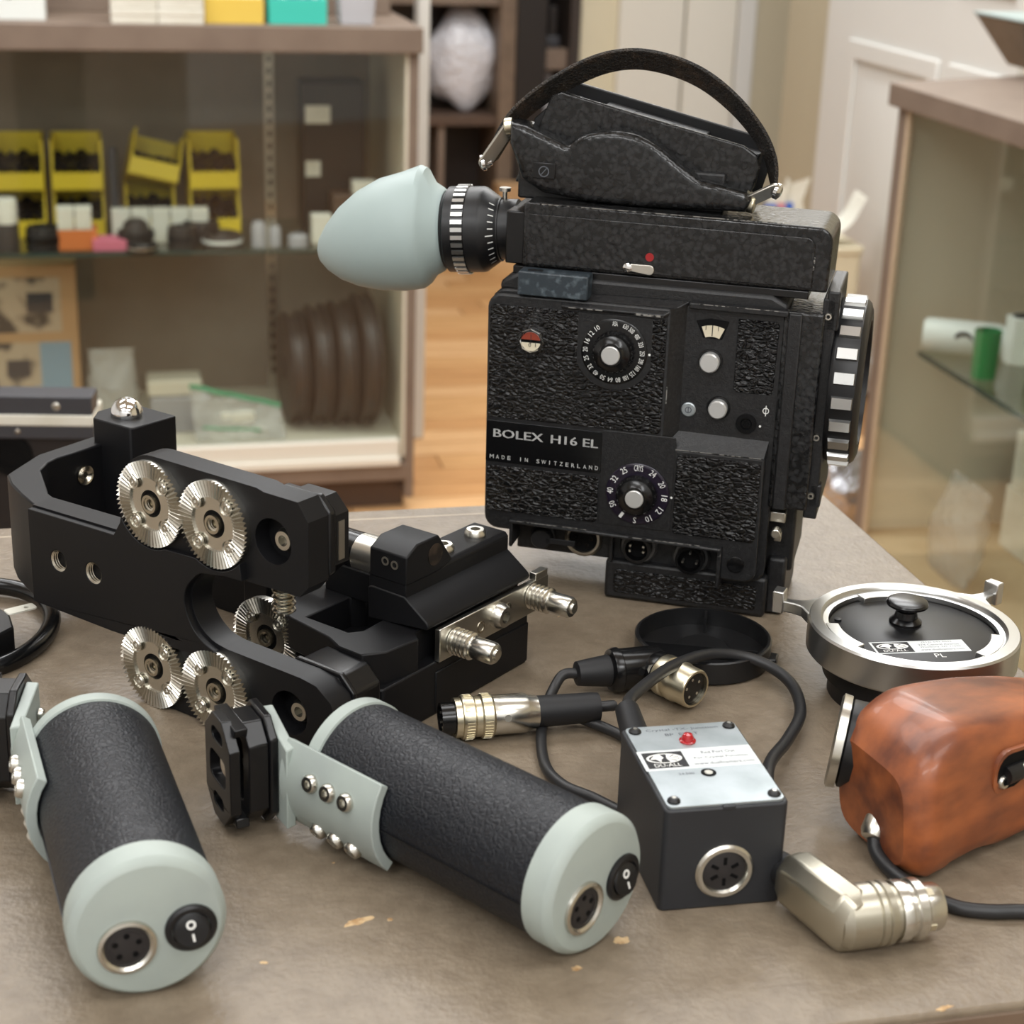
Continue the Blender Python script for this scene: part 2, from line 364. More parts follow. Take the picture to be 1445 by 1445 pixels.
# back wall (runs along the left case's direction, 2.6 m behind it)
wb = ST('wall_back', MB().box(104, 240, 262, 270, FLOOR, 165), 'cream', **LC())
wl = ST('wall_alcove', MB().box(-260, 104, 300, 308, FLOOR, 165), 'cab_dark', **LC())
d2 = ST('door_2', MB().box(117.6, 141.0, 259, 262, FLOOR+1, 125), 'offwhite', bevel=0.4, **LC())
ST('door_3', MB().box(141.8, 160.3, 259, 262, FLOOR+1, 125), 'offwhite', bevel=0.4, **LC())
ST('trim_1', MB().box(160.6, 167.0, 257.6, 262, FLOOR, 128), 'white_door', bevel=0.5, **LC())
ST('wall_beige', MB().box(167, 214, 258.5, 262, FLOOR, 165), 'beige', **LC())
ST('trim_2', MB().box(8.4, 11.0, 47, 52, FLOOR, 150), 'white_door', bevel=0.3, **LC())
# right wall with a white panelled door
ST('wall_right', MB().box(-235, 490, 74, 82, FLOOR, 166), 'beige', **RCk())
d1 = ST('door_1', MB().box(-198, -92, 70.5, 74, FLOOR+1, 118), 'white_door', bevel=0.3, **RCk())
def door_panel(x0, x1, z0, z1):
    mb = MB()
    mb.poly([(x0, z0), (x1, z0), (x1, z1), (x0, z1)], 'y', 69.6, 70.6, [[(x0+5, z0+5), (x0+5, z1-5), (x1-5, z1-5), (x1-5, z0+5)]])
    mb.hexa([(x0+8, 70.7, z0+8), (x1-8, 70.7, z0+8), (x1-8, 70.7, z1-8), (x0+8, 70.7, z1-8)], [(x0+13, 69.5, z0+13), (x1-13, 69.5, z0+13), (x1-13, 69.5, z1-13), (x0+13, 69.5, z1-13)])
    P('door_panel', mb, 'white_door', d1, bevel=0.5)
door_panel(-181, -128, -92, -10); door_panel(-123, -96, -92, -10); door_panel(-181, -128, 6, 100); door_panel(-123, -96, 6, 100)

# ------------------------------------------------------------------ the counter in front
TR = 13.5
ct = T('counter', 'taupe laminate counter carrying the film camera, grips and cables', 'counter', (15.6, 83.85, 0), TR)
P('top', MB().box(-95, 0, -41.5, 0, -3.6, 0), 'laminate', ct, bevel=0.12)
P('edge_band', MB().box(-95, 0.05, -41.62, -41.45, -3.5, -0.22), 'lam_edge', ct)
P('body', MB().box(-92, -3, -39, -2, FLOOR, -3.6), 'cab_dark', ct)
P('edge_seam', MB().box(-95, -0.1, -1.25, -1.12, -0.01, 0.006), 'lam_seam', ct)
def blob(cx, cy, rx_, ry, seed, n=18, rot=0):
    rnd = random.Random(seed); out = []
    for i in range(n):
        a = 2*math.pi*i/n; q = 0.62+0.5*rnd.random(); x, y = rx_*q*math.cos(a), ry*q*math.sin(a)
        out.append((cx+x*math.cos(rot)-y*math.sin(rot), cy+x*math.sin(rot)+y*math.cos(rot)))
    return out
def to_ct(x, y):
    dx, dy = x-15.6, y-83.85; c, s = math.cos(R_(TR)), math.sin(R_(TR)); return dx*c+dy*s, -dx*s+dy*c
for i, (x, y, a, b, r) in enumerate([(-4.13, 43.85, .50, .17, .35), (-3.2, 44.0, .09, .09, 0), (3.63, 43.35, .26, .20, .3), (2.3, 41.9, .17, .13, .2), (-6.6, 41.65, .13, .08, 0), (-5.2, 47.0, .05, .04, 0), (-5.6, 64.6, .06, .04, .4), (12.5, 40.63, .35, .10, .25), (12.9, 69.2, .08, .05, 0), (-11.5, 62.6, .05, .03, 0), (2.1, 66.6, .10, .02, .8)]):
    cx, cy = to_ct(x, y); P('chip', MB().poly(blob(cx, cy, a, b, i, rot=r), 'z', -0.02, 0.007), 'chip', ct)

# ------------------------------------------------------------------ film camera
BO, BR = (3.96, 68.79, 0), -14.0
cam = T('film_camera', 'black 16 mm film camera with grey eyecup and leather carrying strap', 'camera', BO, BR)
YF = -0.8
body_out = arc(-4.55, 12.55, .65, 180, 90, 5)+[(6.6, 13.2), (6.6, 2.1)]+arc(6.2, 2.1, .4, 0, -90, 4)+[(-3.9, 1.7), (-3.9, 2.6)]+arc(-4.5, 3.3, .7, 270, 180, 5)
P('body', MB().poly(body_out, 'y', 0.35, 5.6), 'wrinkle', cam, bevel=0.25, seg=3)
# front cover with the connector bay cut out below and the meter panel sunk in at upper right
cov = arc(-4.55, 12.55, .65, 180, 90, 5)+[(6.85, 13.2), (6.85, 2.2)]+arc(6.35, 2.2, .5, 0, -90, 4)+[(5.05, 1.7), (5.05, 3.22), (-3.85, 3.36), (-3.85, 2.75)]+arc(-4.5, 3.4, .7, 270, 180, 5)
P('side_cover', MB().poly(cov, 'y', -0.25, 0.4), 'wrinkle', cam, bevel=0.12)
hi = arc(-4.6, 12.5, .6, 180, 90, 5)+[(2.36, 13.1), (2.36, 7.3), (6.55, 7.3), (6.55, 2.3)]+arc(6.1, 2.3, .45, 0, -90, 4)+[(5.05, 1.85), (5.05, 3.22), (-3.85, 3.36), (-3.85, 2.9)]+arc(-4.5, 3.5, .6, 270, 180, 5)
P('raised_cover', MB().poly(hi, 'y', YF, -0.2), 'wrinkle', cam, bevel=0.10)
P('sunk_panel_bevel', MB().hexa([(2.3, -.2, 7.3), (2.95, -.2, 8.0), (2.95, -.2, 13.15), (2.3, -.2, 13.15)], [(2.3, YF, 7.3), (2.34, YF, 7.3), (2.34, YF, 13.1), (2.3, YF, 13.1)])
  .hexa([(2.95, -.2, 8.0), (2.3, -.2, 7.25), (6.6, -.2, 7.25), (6.6, -.2, 7.95)], [(2.34, YF, 7.3), (2.3, YF, 7.25), (6.5, YF, 7.25), (6.5, YF, 7.3)]), 'wrinkle', cam)
P('top_ledge', MB().hexa([(-2.1, -.9, 12.72), (2.1, -.9, 12.72), (2.95, -.2, 12.95), (-2.2, -.2, 12.95)], [(-2.1, -1.0, 12.86), (2.1, -1.0, 12.86), (3.0, -.2, 13.36), (-2.2, -.2, 13.3)]), 'wrinkle', cam, bevel=.05)
P('top_deck', MB().poly([(-4.9, 13.1), (6.9, 13.1), (6.9, 13.5), (6.2, 13.85), (-4.2, 13.85), (-4.85, 13.5)], 'y', -.15, 5.2), 'wrinkle', cam, bevel=.15)
P('panel_brow', MB().box(3.0, 6.95, -.55, -.1, 13.12, 13.38), 'wrinkle', cam, bevel=.06)
for n, (x0, x1, z0, z1) in enumerate([(-5.08, 2.22, 7.86, 12.66), (-5.05, -0.22, 3.72, 5.74), (2.98, 6.42, 3.64, 7.1)]):
    o = rr(x0, x1, z0, z1, .18)
    P('leather_panel', MB().poly(o, 'y', YF-.045, YF+.05), 'leather', cam, bevel=.03)
P('leather_panel', MB().poly([(4.98, 12.85), (4.98, 9.95), (5.1, 9.83), (6.45, 9.83), (6.58, 9.95), (6.62, 12.72), (6.5, 12.85)], 'y', -.295, -.2), 'leather', cam, bevel=.03)
P('dial_surround', MB().poly(rr(-.16, 2.9, 3.7, 7.8, .1), 'y', YF-.03, YF+.05), 'wrinkle', cam, bevel=.02)
P('dial_surround', MB().poly(arc(.14, 11.17, 1.62, 200, 340, 14)+[(1.65, 12.66), (-1.4, 12.66)], 'y', YF-.055, YF+.05), 'wrinkle', cam, bevel=.02)
npl = P('name_plate', MB().poly(rr(-5.1, -.16, 5.9, 7.7, .08), 'y', YF-.04, YF+.05), 'gloss_black', cam, bevel=.01)
mb = MB(); text_mb('BOLEX', mb, FACE_NEG_Y(-3.73, YF-.045, 7.17), height=.36, width=2.12); text_mb('H16 EL', mb, FACE_NEG_Y(-1.33, YF-.045, 7.17), height=.36, width=1.98)
text_mb('BOLEX', mb, FACE_NEG_Y(-3.705, YF-.045, 7.175), height=.36, width=2.12); text_mb('H16 EL', mb, FACE_NEG_Y(-1.305, YF-.045, 7.175), height=.36, width=1.98)
P('lettering', mb, 'plate_print', npl, label='bold white maker and model lettering')
mb = MB()
s_ = 'MADE IN SWITZERLAND'
for i, ch in enumerate(s_):
    if ch != ' ': text_mb(ch, mb, FACE_NEG_Y(-4.83+i*4.5/(len(s_)-1), YF-.045, 6.13), height=.17, width={'I': .03, 'W': .2, 'M': .17}.get(ch, .13))
P('lettering', mb, 'plate_print', npl, label='small spaced white lettering')

def dial(cx, cz, r, marks, capshift, numsize, tint):
    d = P('dial', MB().lathe([(r, 0), (r, .10), (r-.06, .14), (.9*r, .14), (.62*r, .16), (.62*r, .16)], 48, None), tint, cam, mtx=rx((cx, YF, cz)))
    P('knob', MB().lathe([(.84, .14), (.82, .44), (.74, .58), (.5, .68), (.46, .74), (0, .74)], 40, None), 'gloss_black', d)
    P('knob_cap', MB().lathe([(.38, .72), (.38, .80), (.35, .83), (0, .83)], 32, None), 'silver_btn', d)
    ribs = MB()
    for k in range(28):
        a = 2*math.pi*k/28; ribs.box(.76, .86, -.028, .028, .18, .46, Matrix.Rotation(a, 4, 'Z'))
    P('knurl', ribs, 'gloss_black', d)
    mb = MB()
    for t, a in marks:
        m4 = Matrix.Rotation(R_(a), 4, 'Z') @ Matrix.Translation((0, r*.86, .145))
        text_mb(t, mb, m4, height=numsize, width=numsize*(.36 if len(t) > 2 else .5)*len(t))
    P('numerals', mb, 'white_print', d)
    P('index_dot', MB().cyl(.05, 0, .01, 12), 'white_print', d, loc=(r+.09, .0, .05))
    return d
dial(.14, 11.17, 1.36, [('ASA', 0), ('630', -22), ('500', -36), ('400', -52), ('320', -70), ('250', -88), ('200', -104), ('160', -120), ('125', -136), ('100', -152), ('80', -168), ('64', 176), ('50', 160), ('40', 144), ('32', 127), ('25', 108), ('20', 90), ('16', 72), ('12', 55), ('10', 38)], 0, .20, 'gloss_black')
M['dial_violet'] = mat('dial_violet_black', (26, 20, 34), 0.25)
dial(1.45, 5.22, 1.33, [('CRYS', 0), ('24', -32), ('20', -62), ('18', -92), ('12', -122), ('10', -152), ('S', 178), ('1', 148), ('50', 118), ('40', 88), ('32', 60), ('25', 32)], 0, .26, 'dial_violet')
# footage window
ey = P('footage_window', MB().lathe([(.56, 0), (.56, .12), (.5, .2), (.46, .2), (.44, .12), (0, .12)], 8, None), 'chrome', cam, mtx=rx((-3.3, YF-.03, 11.27)))
P('pane', MB().poly([p for p in arc(0, 0, .40, 10, 170, 12)], 'z', .12, .15), 'eye_red', ey)
P('pane', MB().poly([p for p in arc(0, 0, .40, 190, 350, 12)], 'z', .12, .14), 'meter', ey)
mb = MB(); text_mb('0', mb, Matrix.Translation((-.04, -.15, .145)), height=.17); text_mb('1', mb, Matrix.Translation((.2, -.13, .145)), height=.17); mb.box(-.012, .012, -.1, .3, .15, .155)
P('numerals', mb, 'dark_print', ey)
# sunk panel furniture
Y2 = -.27
mt = P('meter_window', MB().poly([(3.3, 12.62), (3.9, 12.75), (4.62, 12.68), (4.38, 11.92), (3.62, 11.95)], 'y', Y2-.03, Y2+.05), 'void', cam, bevel=.02)
P('scale', MB().poly(arc(3.98, 11.3, 1.18, 112, 66, 8)+arc(3.98, 11.3, .72, 66, 112, 6), 'y', Y2-.045, Y2-.02), 'meter', mt)
P('needle', MB().box(3.96, 3.99, Y2-.06, Y2-.05, 12.05, 12.5).box(3.7, 3.72, Y2-.06, Y2-.05, 12.28, 12.46).box(4.2, 4.22, Y2-.06, Y2-.05, 12.28, 12.46), 'dark_print', mt)
for (x, z, r) in [(3.98, 11.0, .40), (4.45, 9.1, .38)]:
    b = P('push_button', MB().lathe([(r, 0), (r, .34), (r-.05, .4), (0, .4)], 32), 'silver_btn', cam, mtx=rx((x, Y2, z)))
    P('button_collar', MB().ring(r+.02, r+.1, -.02, .05, 32), 'gloss_black', b)
sd = P('screw_disc', MB().lathe([(.30, 0), (.30, .06), (.26, .09), (0, .09)], 24), 'alu_plate', cam, mtx=rx((3.24, Y2, 8.9)))
P('screw_slot', MB().ring(.10, .14, .085, .1, 20).box(-.02, .02, -.12, .12, .085, .1), 'grey_print', sd)
kh = P('cable_release_socket', MB().ring(.24, .42, 0, .09, 32).ring(.12, .18, 0, .05, 20), 'gloss_black', cam, mtx=rx((5.62, Y2, 8.56)))
P('socket_hole', MB().cyl(.24, -.02, .01, 24), 'void', kh)
mb = MB(); mb.ring(.1, .13, 0, .01, 24, rx((6.36, Y2, 9.17))); mb.box(6.345, 6.375, Y2-.012, Y2, 8.95, 9.39); mb.cyl(.045, 0, .01, 12, rx((6.18, Y2, 8.5)))
P('plane_mark', mb, 'white_print', cam, label='white film plane mark')
# connector bay
P('bay_hood', MB().hexa([(-3.95, YF-.22, 3.28), (5.1, YF-.22, 3.13), (5.1, .3, 3.2), (-3.95, .3, 3.3)], [(-3.95, YF-.2, 3.42), (5.1, YF-.2, 3.27), (5.1, .3, 3.4), (-3.95, .3, 3.5)]), 'wrinkle', cam, bevel=.05)
P('bay_cheek', MB().box(4.95, 5.12, YF-.18, .4, 1.55, 3.2).box(-3.95, -3.8, YF-.15, .4, 2.2, 3.35).box(.25, .4, -.1, .4, 1.75, 3.2), 'wrinkle', cam, bevel=.04)
cp = P('socket_cover', MB().lathe([(.55, 0), (.55, .1), (.48, .12), (.46, .42), (.40, .5), (0, .5)], 28), 'rubber', cam, mtx=rx((-2.72, .25, 2.42)))
P('cover_tab', MB().box(.2, 1.5, -.16, .1, .42, .5), 'rubber', cp, bevel=.03)
def socket(x, z, r, pins, deep, name):
    s = P(name, MB().lathe([(r+.2, 0), (r+.2, .1), (r+.1, .2), (r, .2), (r, -.02)], 32, None, False), 'conn_metal' if deep else 'steel', cam, mtx=rx((x, .33, z)))
    if deep:
        P('shell', MB().ring(r*.78, r*.98, .05, .62, 32), 'gloss_black', s)
        P('insert', MB().cyl(r*.78, .05, .2, 24), 'void', s)
        for a in pins: P('pin', MB().cyl(.05, .2, .55, 8), 'steel', s, loc=(r*.5*math.cos(R_(a)), r*.5*math.sin(R_(a)), 0))
    else:
        P('insert', MB().cyl(r, 0, .05, 28), 'void', s)
        for a in pins: P('pin_hole', MB().ring(.05, .09, .05, .07, 10), 'gloss_black', s, loc=(r*.55*math.cos(R_(a)), r*.55*math.sin(R_(a)), 0))
socket(-.95, 2.52, .62, [0, 60, 120, 180, 240, 300], False, 'din_socket')
socket(1.45, 2.5, .62, [-20, 25, 155, 200], True, 'power_socket'); socket(3.72, 2.3, .62, [-20, 90, 200], True, 'power_socket')
P('blanking_screw', MB().lathe([(.36, 0), (.36, .06), (.3, .08), (0, .08)], 24), 'gloss_black', cam, mtx=rx((5.72, YF, 2.62)))
# base foot
bs = P('base', MB().box(.1, 7.0, 0, 5.3, .05, 1.8), 'wrinkle', cam, bevel=.15)
P('leather_panel', MB().poly(rr(.5, 6.6, .35, 1.42, .15), 'y', -.05, .05), 'leather', bs, bevel=.02)
P('foot', MB().box(6.3, 6.9, .1, .8, 0, .3), 'satin_black', bs, bevel=.05)
# front column, turret plate, ribbed bayonet ring
P('front_column', MB().box(6.75, 8.35, -.35, 5.7, 5.1, 13.35), 'hammer', cam, bevel=.12)
P('front_column_rib', MB().box(6.95, 7.5, -.5, -.3, 5.1, 13.3).box(8.2, 8.75, .0, 5.5, 4.7, 13.9), 'wrinkle', cam, bevel=.07)
P('front_block', MB().box(6.4, 7.9, .9, 5.0, 1.9, 5.4), 'wrinkle', cam, bevel=.15)
P('base_front', MB().box(6.9, 7.7, .5, 5.0, .05, 2.6), 'wrinkle', cam, bevel=.15)
lk = P('latch', MB().box(6.85, 7.5, .2, .9, 4.3, 4.75).cyl(.2, 0, .5, 16, frame((7.2, .1, 4.0), (0, -1, 0))).box(7.1, 7.4, .1, .5, 3.5, 3.9), 'steel', cam, bevel=.04)
for z in (13.2, 5.7, 8.2): socket_screw(cam, (8.45, .05, z), (0, -1, 0), .16, .12, 'steel')
rc_ = (8.75, 2.5, 10.0)
rg = P('lens_mount_ring', MB().lathe([(2.4, 0), (3.3, 0), (3.38, .12), (3.38, 1.05), (3.26, 1.18), (3.0, 1.28), (2.55, 1.28), (2.5, .7), (0, .7)], 96, None), 'satin_black', cam, mtx=frame(rc_, (1, 0, 0)))
pad = MB().hexa([(3.3, -.26, .14), (3.3, .26, .14), (3.3, .26, 1.04), (3.3, -.26, 1.04)], [(3.53, -.22, .2), (3.53, .22, .2), (3.53, .22, .98), (3.53, -.22, .98)]).mesh('grip_pad')
for k in range(22):
    link('grip_pad', pad, 'alu', rg, rot=(0, 0, k*360/22))
for (z0, z1) in ((12.6, 14.2), (5.2, 6.2)): P('mount_lug', MB().box(8.35, 8.85, .0, .6, z0, z1), 'wrinkle', cam, bevel=.08)
# reflex finder on top
fo = [(-4.05, 14.1), (8.3, 14.1), (8.35, 15.9)]+arc(7.75, 16.05, .6, 0, 90, 6)+[(-3.9, 16.75), (-4.05, 16.6)]
P('viewfinder_housing', MB().poly(fo, 'y', .05, 3.9), 'hammer', cam, bevel=.12, seg=3)
fi = [(-3.85, 14.25), (7.7, 14.25), (7.7, 15.75)]+arc(7.3, 15.85, .4, 0, 90, 5)+[(-3.85, 16.3)]
P('viewfinder_panel', MB().poly(fi, 'y', -.06, .1), 'hammer', cam, bevel=.04)
P('viewfinder_rail', MB().box(-4.4, 7.6, .0, 3.6, 13.8, 14.12), 'gloss_black', cam, bevel=.04)
P('eyepiece_block', MB().box(-4.8, -4.02, .2, 3.7, 14.15, 16.3), 'gloss_black', cam, bevel=.06)
for (x0, x1, y0, y1, z0, z1) in [(-1.9, -.4, -1.03, -.99, 12.82, 12.86), (.9, 2.08, -1.03, -.98, 12.78, 12.86), (-3.6, -.6, YF-.24, YF-.2, 3.40, 3.43), (1.2, 4.2, YF-.24, YF-.2, 3.30, 3.335), (4.98, 5.1, YF-.24, YF-.2, 2.95, 3.26), (3.4, 6.6, -.57, -.54, 13.34, 13.37), (2.36, 2.40, YF-.03, YF, 9.2, 9.9), (7.68, 7.74, -.09, -.05, 15.0, 15.5), (-3.4, 6.4, .03, .06, 16.68, 16.71), (2.4, 6.4, YF-.02, YF+.02, 7.28, 7.31)]:
    P('worn_edge', MB().box(x0, x1, y0, y1, z0, z1), 'bare_metal', cam)
P('red_dot', MB().cyl(.17, 0, .03, 20), 'red', cam, mtx=rx((1.22, -.05, 14.95)))
lv = P('lever', MB().poly(arc(1.25, 14.45, .2, -90, 90, 8)+arc(.4, 14.5, .14, 90, 270, 8), 'y', -.2, -.1), 'steel', cam, bevel=.02)
P('lever_screw', MB().lathe([(.18, 0), (.18, .1), (.1, .14), (0, .14)], 14), 'chrome', lv, mtx=rx((.38, -.18, 14.5)))
wk = P('accessory_block', MB().box(-3.95, -1.05, -.95, .0, 13.15, 14.12), 'plastic_blue_black', cam, bevel=.06)
P('block_groove', MB().box(-3.6, -3.0, -.7, -.5, 14.1, 14.16), 'satin_black', wk)
# eyepiece
ex_ = (-1, -.06, -.07)
e0 = frame((-4.7, 2.0, 15.2), ex_)
ep = P('eyepiece', MB().lathe([(1.25, 0), (1.25, .7), (1.32, .7), (1.32, .75), (1.75, 1.35), (1.78, 1.5), (1.78, 2.9), (1.6, 3.0), (1.5, 3.3), (0, 3.3)], 64, None), 'satin_black', cam, mtx=e0)
ln = MB()
for k in range(-5, 6):
    a = R_(k*9); r = 1.5; l = .34 if k == 0 else .2
    ln.box(1.0*1.53, 1.0*1.56, -.018, .018, .88, .88+l*.6, Matrix.Rotation(a+R_(200), 4, 'Z') @ Matrix.Rotation(0, 4, 'Y'))
mb = MB()
for k in range(-5, 6):
    a = R_(k*11)
    for (t0, t1) in [(0.15, .62 if k == 0 else .48)]:
        r0, z0 = 1.32+.43*t0, .75+.6*t0; r1, z1 = 1.32+.43*t1, .75+.6*t1
        for q in (1,):
            c0, s0 = math.cos(a), math.sin(a); w_ = .02
            tx, ty = -s0*w_, c0*w_
            mb.add([(r0*1.006*c0-tx, r0*1.006*s0-ty, z0), (r0*1.006*c0+tx, r0*1.006*s0+ty, z0), (r1*1.006*c0+tx, r1*1.006*s0+ty, z1), (r1*1.006*c0-tx, r1*1.006*s0-ty, z1)], [(0, 1, 2, 3)])
sc_ = P('dioptre_scale', mb, 'white_print', ep)
# turn the scale so that it faces the room's front (the camera's -Y side)
loc_dir = e0.to_3x3().inverted() @ Vector((0, -1, 0)); sc_.rotation_euler = (0, 0, math.atan2(loc_dir.y, loc_dir.x))
dk = P('focus_ring', MB().lathe([(1.7, 2.0), (1.82, 2.02), (1.82, 2.55), (1.7, 2.57)], 48, None, False), 'gloss_black', ep)
pad = MB().box(1.8, 1.87, -.085, .085, 2.04, 2.52).mesh('grip_pad')
for k in range(36): link('grip_pad', pad, 'alu', dk, rot=(0, 0, k*10))
P('clamp_screw', MB().cyl(.1, 0, .4, 12).lathe([(.24, .4), (.24, .55), (0, .55)], 16), 'steel', cam, loc=(-5.35, 2.0, 16.35))
# eyecup: an egg-shaped rubber cup, its peak towards the camera body
ec = MB(); rings = []
prof = [(0, 1.62), (.12, 1.75), (.5, 1.95), (.75, 2.28), (1.0, 2.45), (1.8, 2.50), (2.8, 2.36), (3.8, 2.02), (4.6, 1.56), (5.2, 1.02), (5.55, .55), (5.68, .2), (5.72, .02)]
for t, r in prof:
    ring = []
    for k in range(40):
        a = 2*math.pi*k/40
        pk_ = .16*math.exp(-((t-.85)/.28)**2)*max(0, math.cos(a))**8 if True else 0
        q = r + pk_*2.2
        ring.append((q*math.cos(a)+0.0, q*math.sin(a)*.97, t))
    rings.append([(x - .05*t*t*.55, y, z) for x, y, z in ring])
ec.loft(rings)
eo = P('eyecup', ec, 'eyecup', cam)
ax = Vector(ex_).normalized(); upv = (Vector((0, 0, 1)) - ax*ax.z).normalized(); sdv = ax.cross(upv)
m3 = Matrix(((upv.x, sdv.x, ax.x, 0), (upv.y, sdv.y, ax.y, 0), (upv.z, sdv.z, ax.z, 0), (0, 0, 0, 1)))
pp = Vector((-4.7, 2.0, 15.2)) + ax*3.1
m3.translation = pp*S; eo.matrix_local = m3
# carrying handle: hump casting, slab behind it, leather strap
hump = [(-4.95, 19.75), (-4.3, 19.65), (-2.62, 19.0)] + [tuple(p)[:2] for p in cat([(-2.5, 19.0, 0), (-1.9, 19.45, 0), (-.95, 19.65, 0), (.1, 19.6, 0), (1.0, 19.25, 0), (2.0, 18.55, 0), (2.9, 17.98, 0)], 4)] + [(3.2, 17.95), (4.75, 17.65), (4.95, 17.3), (4.75, 16.85), (3.6, 16.82), (.5, 16.72), (-1.5, 16.76), (-3.5, 17.0), (-4.4, 17.5), (-4.65, 18.2), (-4.95, 18.9)]
def inset(poly, d):
    out = []; n = len(poly); ar = sum(poly[k][0]*poly[(k+1) % n][1]-poly[(k+1) % n][0]*poly[k][1] for k in range(n)); sg = 1 if ar > 0 else -1
    for k in range(n):
        a, b, c = Vector(poly[k-1]), Vector(poly[k]), Vector(poly[(k+1) % n]); e1 = (b-a).normalized(); e2 = (c-b).normalized()
        n1 = Vector((-e1.y, e1.x))*sg; n2 = Vector((-e2.y, e2.x))*sg; m = (n1+n2); m = m.normalized()/max(.45, m.normalized().dot(n1)); out.append(tuple(b+m*d))
    return out
def pillow(poly, y0, y1, r, n=5):
    rg_ = [[(x, y1, z) for x, z in poly]]
    for k in range(n+1):
        th = math.pi/2*k/n; q = inset(poly, r*(1-math.cos(th))); rg_.append([(x, y0+r*(1-math.sin(th)), z) for x, z in q])
    return MB().loft(rg_)
P('handle_casting', pillow(hump, .72, 2.1, .33), 'hammer', cam)
P('handle_stem', MB().box(-4.7, 3.8, 1.5, 3.4, 16.6, 18.2), 'wrinkle', cam, bevel=.1)
slab = [(-4.9, 17.2), (-3.75, 20.1), (-3.5, 20.75), (-3.1, 20.95), (4.4, 19.3), (4.95, 18.95), (5.1, 18.5), (4.7, 17.0)]
P('handle_plate', MB().poly(slab, 'y', 1.75, 2.0), 'hammer', cam, bevel=.08)
P('handle_plate', MB().poly([(x+.3, z+.2) for x, z in slab], 'y', 3.5, 3.7), 'satin_black', cam, bevel=.05)
top = lambda x, d=0: 20.95-(x+3.1)*.22+d
P('handle_top', MB().poly([(-4.2, 19.8), (-3.2, top(-3.2, -.25)), (5.0, top(5.0, -.25)), (4.8, 17.5), (-4.2, 17.5)], 'y', 1.9, 3.6), 'satin_black', cam, bevel=.04)
P('handle_inlay', MB().poly([(-1.4, top(-1.4, -.3)), (2.8, top(2.8, -.3)), (2.8, top(2.8, -.1)), (-1.4, top(-1.4, -.1))], 'y', 2.05, 3.45), 'wrinkle', cam, bevel=.04)
P('handle_inlay_oval', MB().ring(.5, .53, 0, .02, 40, Matrix.Translation((.6, 2.75, top(.6, -.1))) @ Matrix.Rotation(R_(12.5), 4, 'Y') @ Matrix.Diagonal((1.7, 1, 1, 1))), 'satin_black', cam)
P('handle_rivet', MB().ring(.13, .17, 0, .03, 20), 'gloss_black', cam, mtx=rx((4.45, 1.75, 18.55)))
bd = P('handle_badge', MB().box(-3.9, -2.95, .66, .8, 17.6, 18.25), 'gloss_black', cam, bevel=.03)
P('badge_mark', MB().ring(.18, .22, 0, .01, 24, rx((-3.42, .66, 17.9))).box(-.2, .2, -.015, .015, 0, .01, rx((-3.42, .66, 17.9)) @ Matrix.Rotation(R_(50), 4, 'Z')), 'grey_print', bd)
def ribbon(pts, width, th, yc, tilt=0):
    Pp = cat(pts, 6); rings = []
    for i, p in enumerate(Pp):
        a = Pp[max(0, i-1)]; b = Pp[min(len(Pp)-1, i+1)]; t = (b-a).normalized(); n = Vector((-t.z, 0, t.x))
        al = tilt*math.sin(math.pi*i/(len(Pp)-1))**.7; wv = Vector((0, math.cos(al), 0)) - n*math.sin(al); nv = n*math.cos(al)+Vector((0, math.sin(al), 0)); wv *= width/2; nv *= th/2
        rings.append([p+nv-wv, p+nv+wv, p-nv+wv, p-nv-wv])
    return MB().loft(rings)
P('strap', ribbon([(-6.05, 2.2, 17.85), (-5.6, 2.2, 18.85), (-4.85, 2.2, 19.95), (-3.5, 2.2, 21.05), (-1.8, 2.2, 22.0), (-.3, 2.2, 22.35), (1.2, 2.2, 22.2), (2.6, 2.2, 21.7), (3.9, 2.2, 20.8), (4.9, 2.2, 19.75), (5.45, 2.2, 18.8), (5.62, 2.2, 17.95), (5.6, 2.2, 17.6)], 1.25, .16, 2.2, R_(42)), 'strap', cam, bevel=.04)
for s, (x, z, kx, kz) in enumerate([(-5.0, 19.6, -6.05, 18.0), (4.75, 17.2, 5.75, 17.75)]):
    sgn = -1 if s == 0 else 1
    hd = P('strap_link', MB().poly(rr(-.28, .28, 0, Vector((kx-x, kz-z)).length+.3, .26), 'y', -.07, .07), 'steel', cam, bevel=.03)
    ang = math.atan2(kx-x, kz-z)
    hd.matrix_local = Matrix.Translation(Vector((x, 1.4, z))*S) @ Matrix.Rotation(ang, 4, 'Y') @ Matrix.Rotation(R_(35*sgn), 4, 'Z')
    P('link_bush', MB().lathe([(.34, -.08), (.34, .22), (.3, .26), (0, .26)], 20), 'nickel_brass', cam, mtx=frame((x+.05*sgn, 1.5, z-.1), (sgn, -.1, -.2)))
    kn = P('strap_rivet', MB().lathe([(.2, -.25), (.2, 0), (.33, .02), (.33, .16), (.2, .24), (0, .24)], 20), 'chrome', cam, mtx=frame((kx+.05*sgn, 1.55, kz-.05), (sgn, -.25, -.3)))

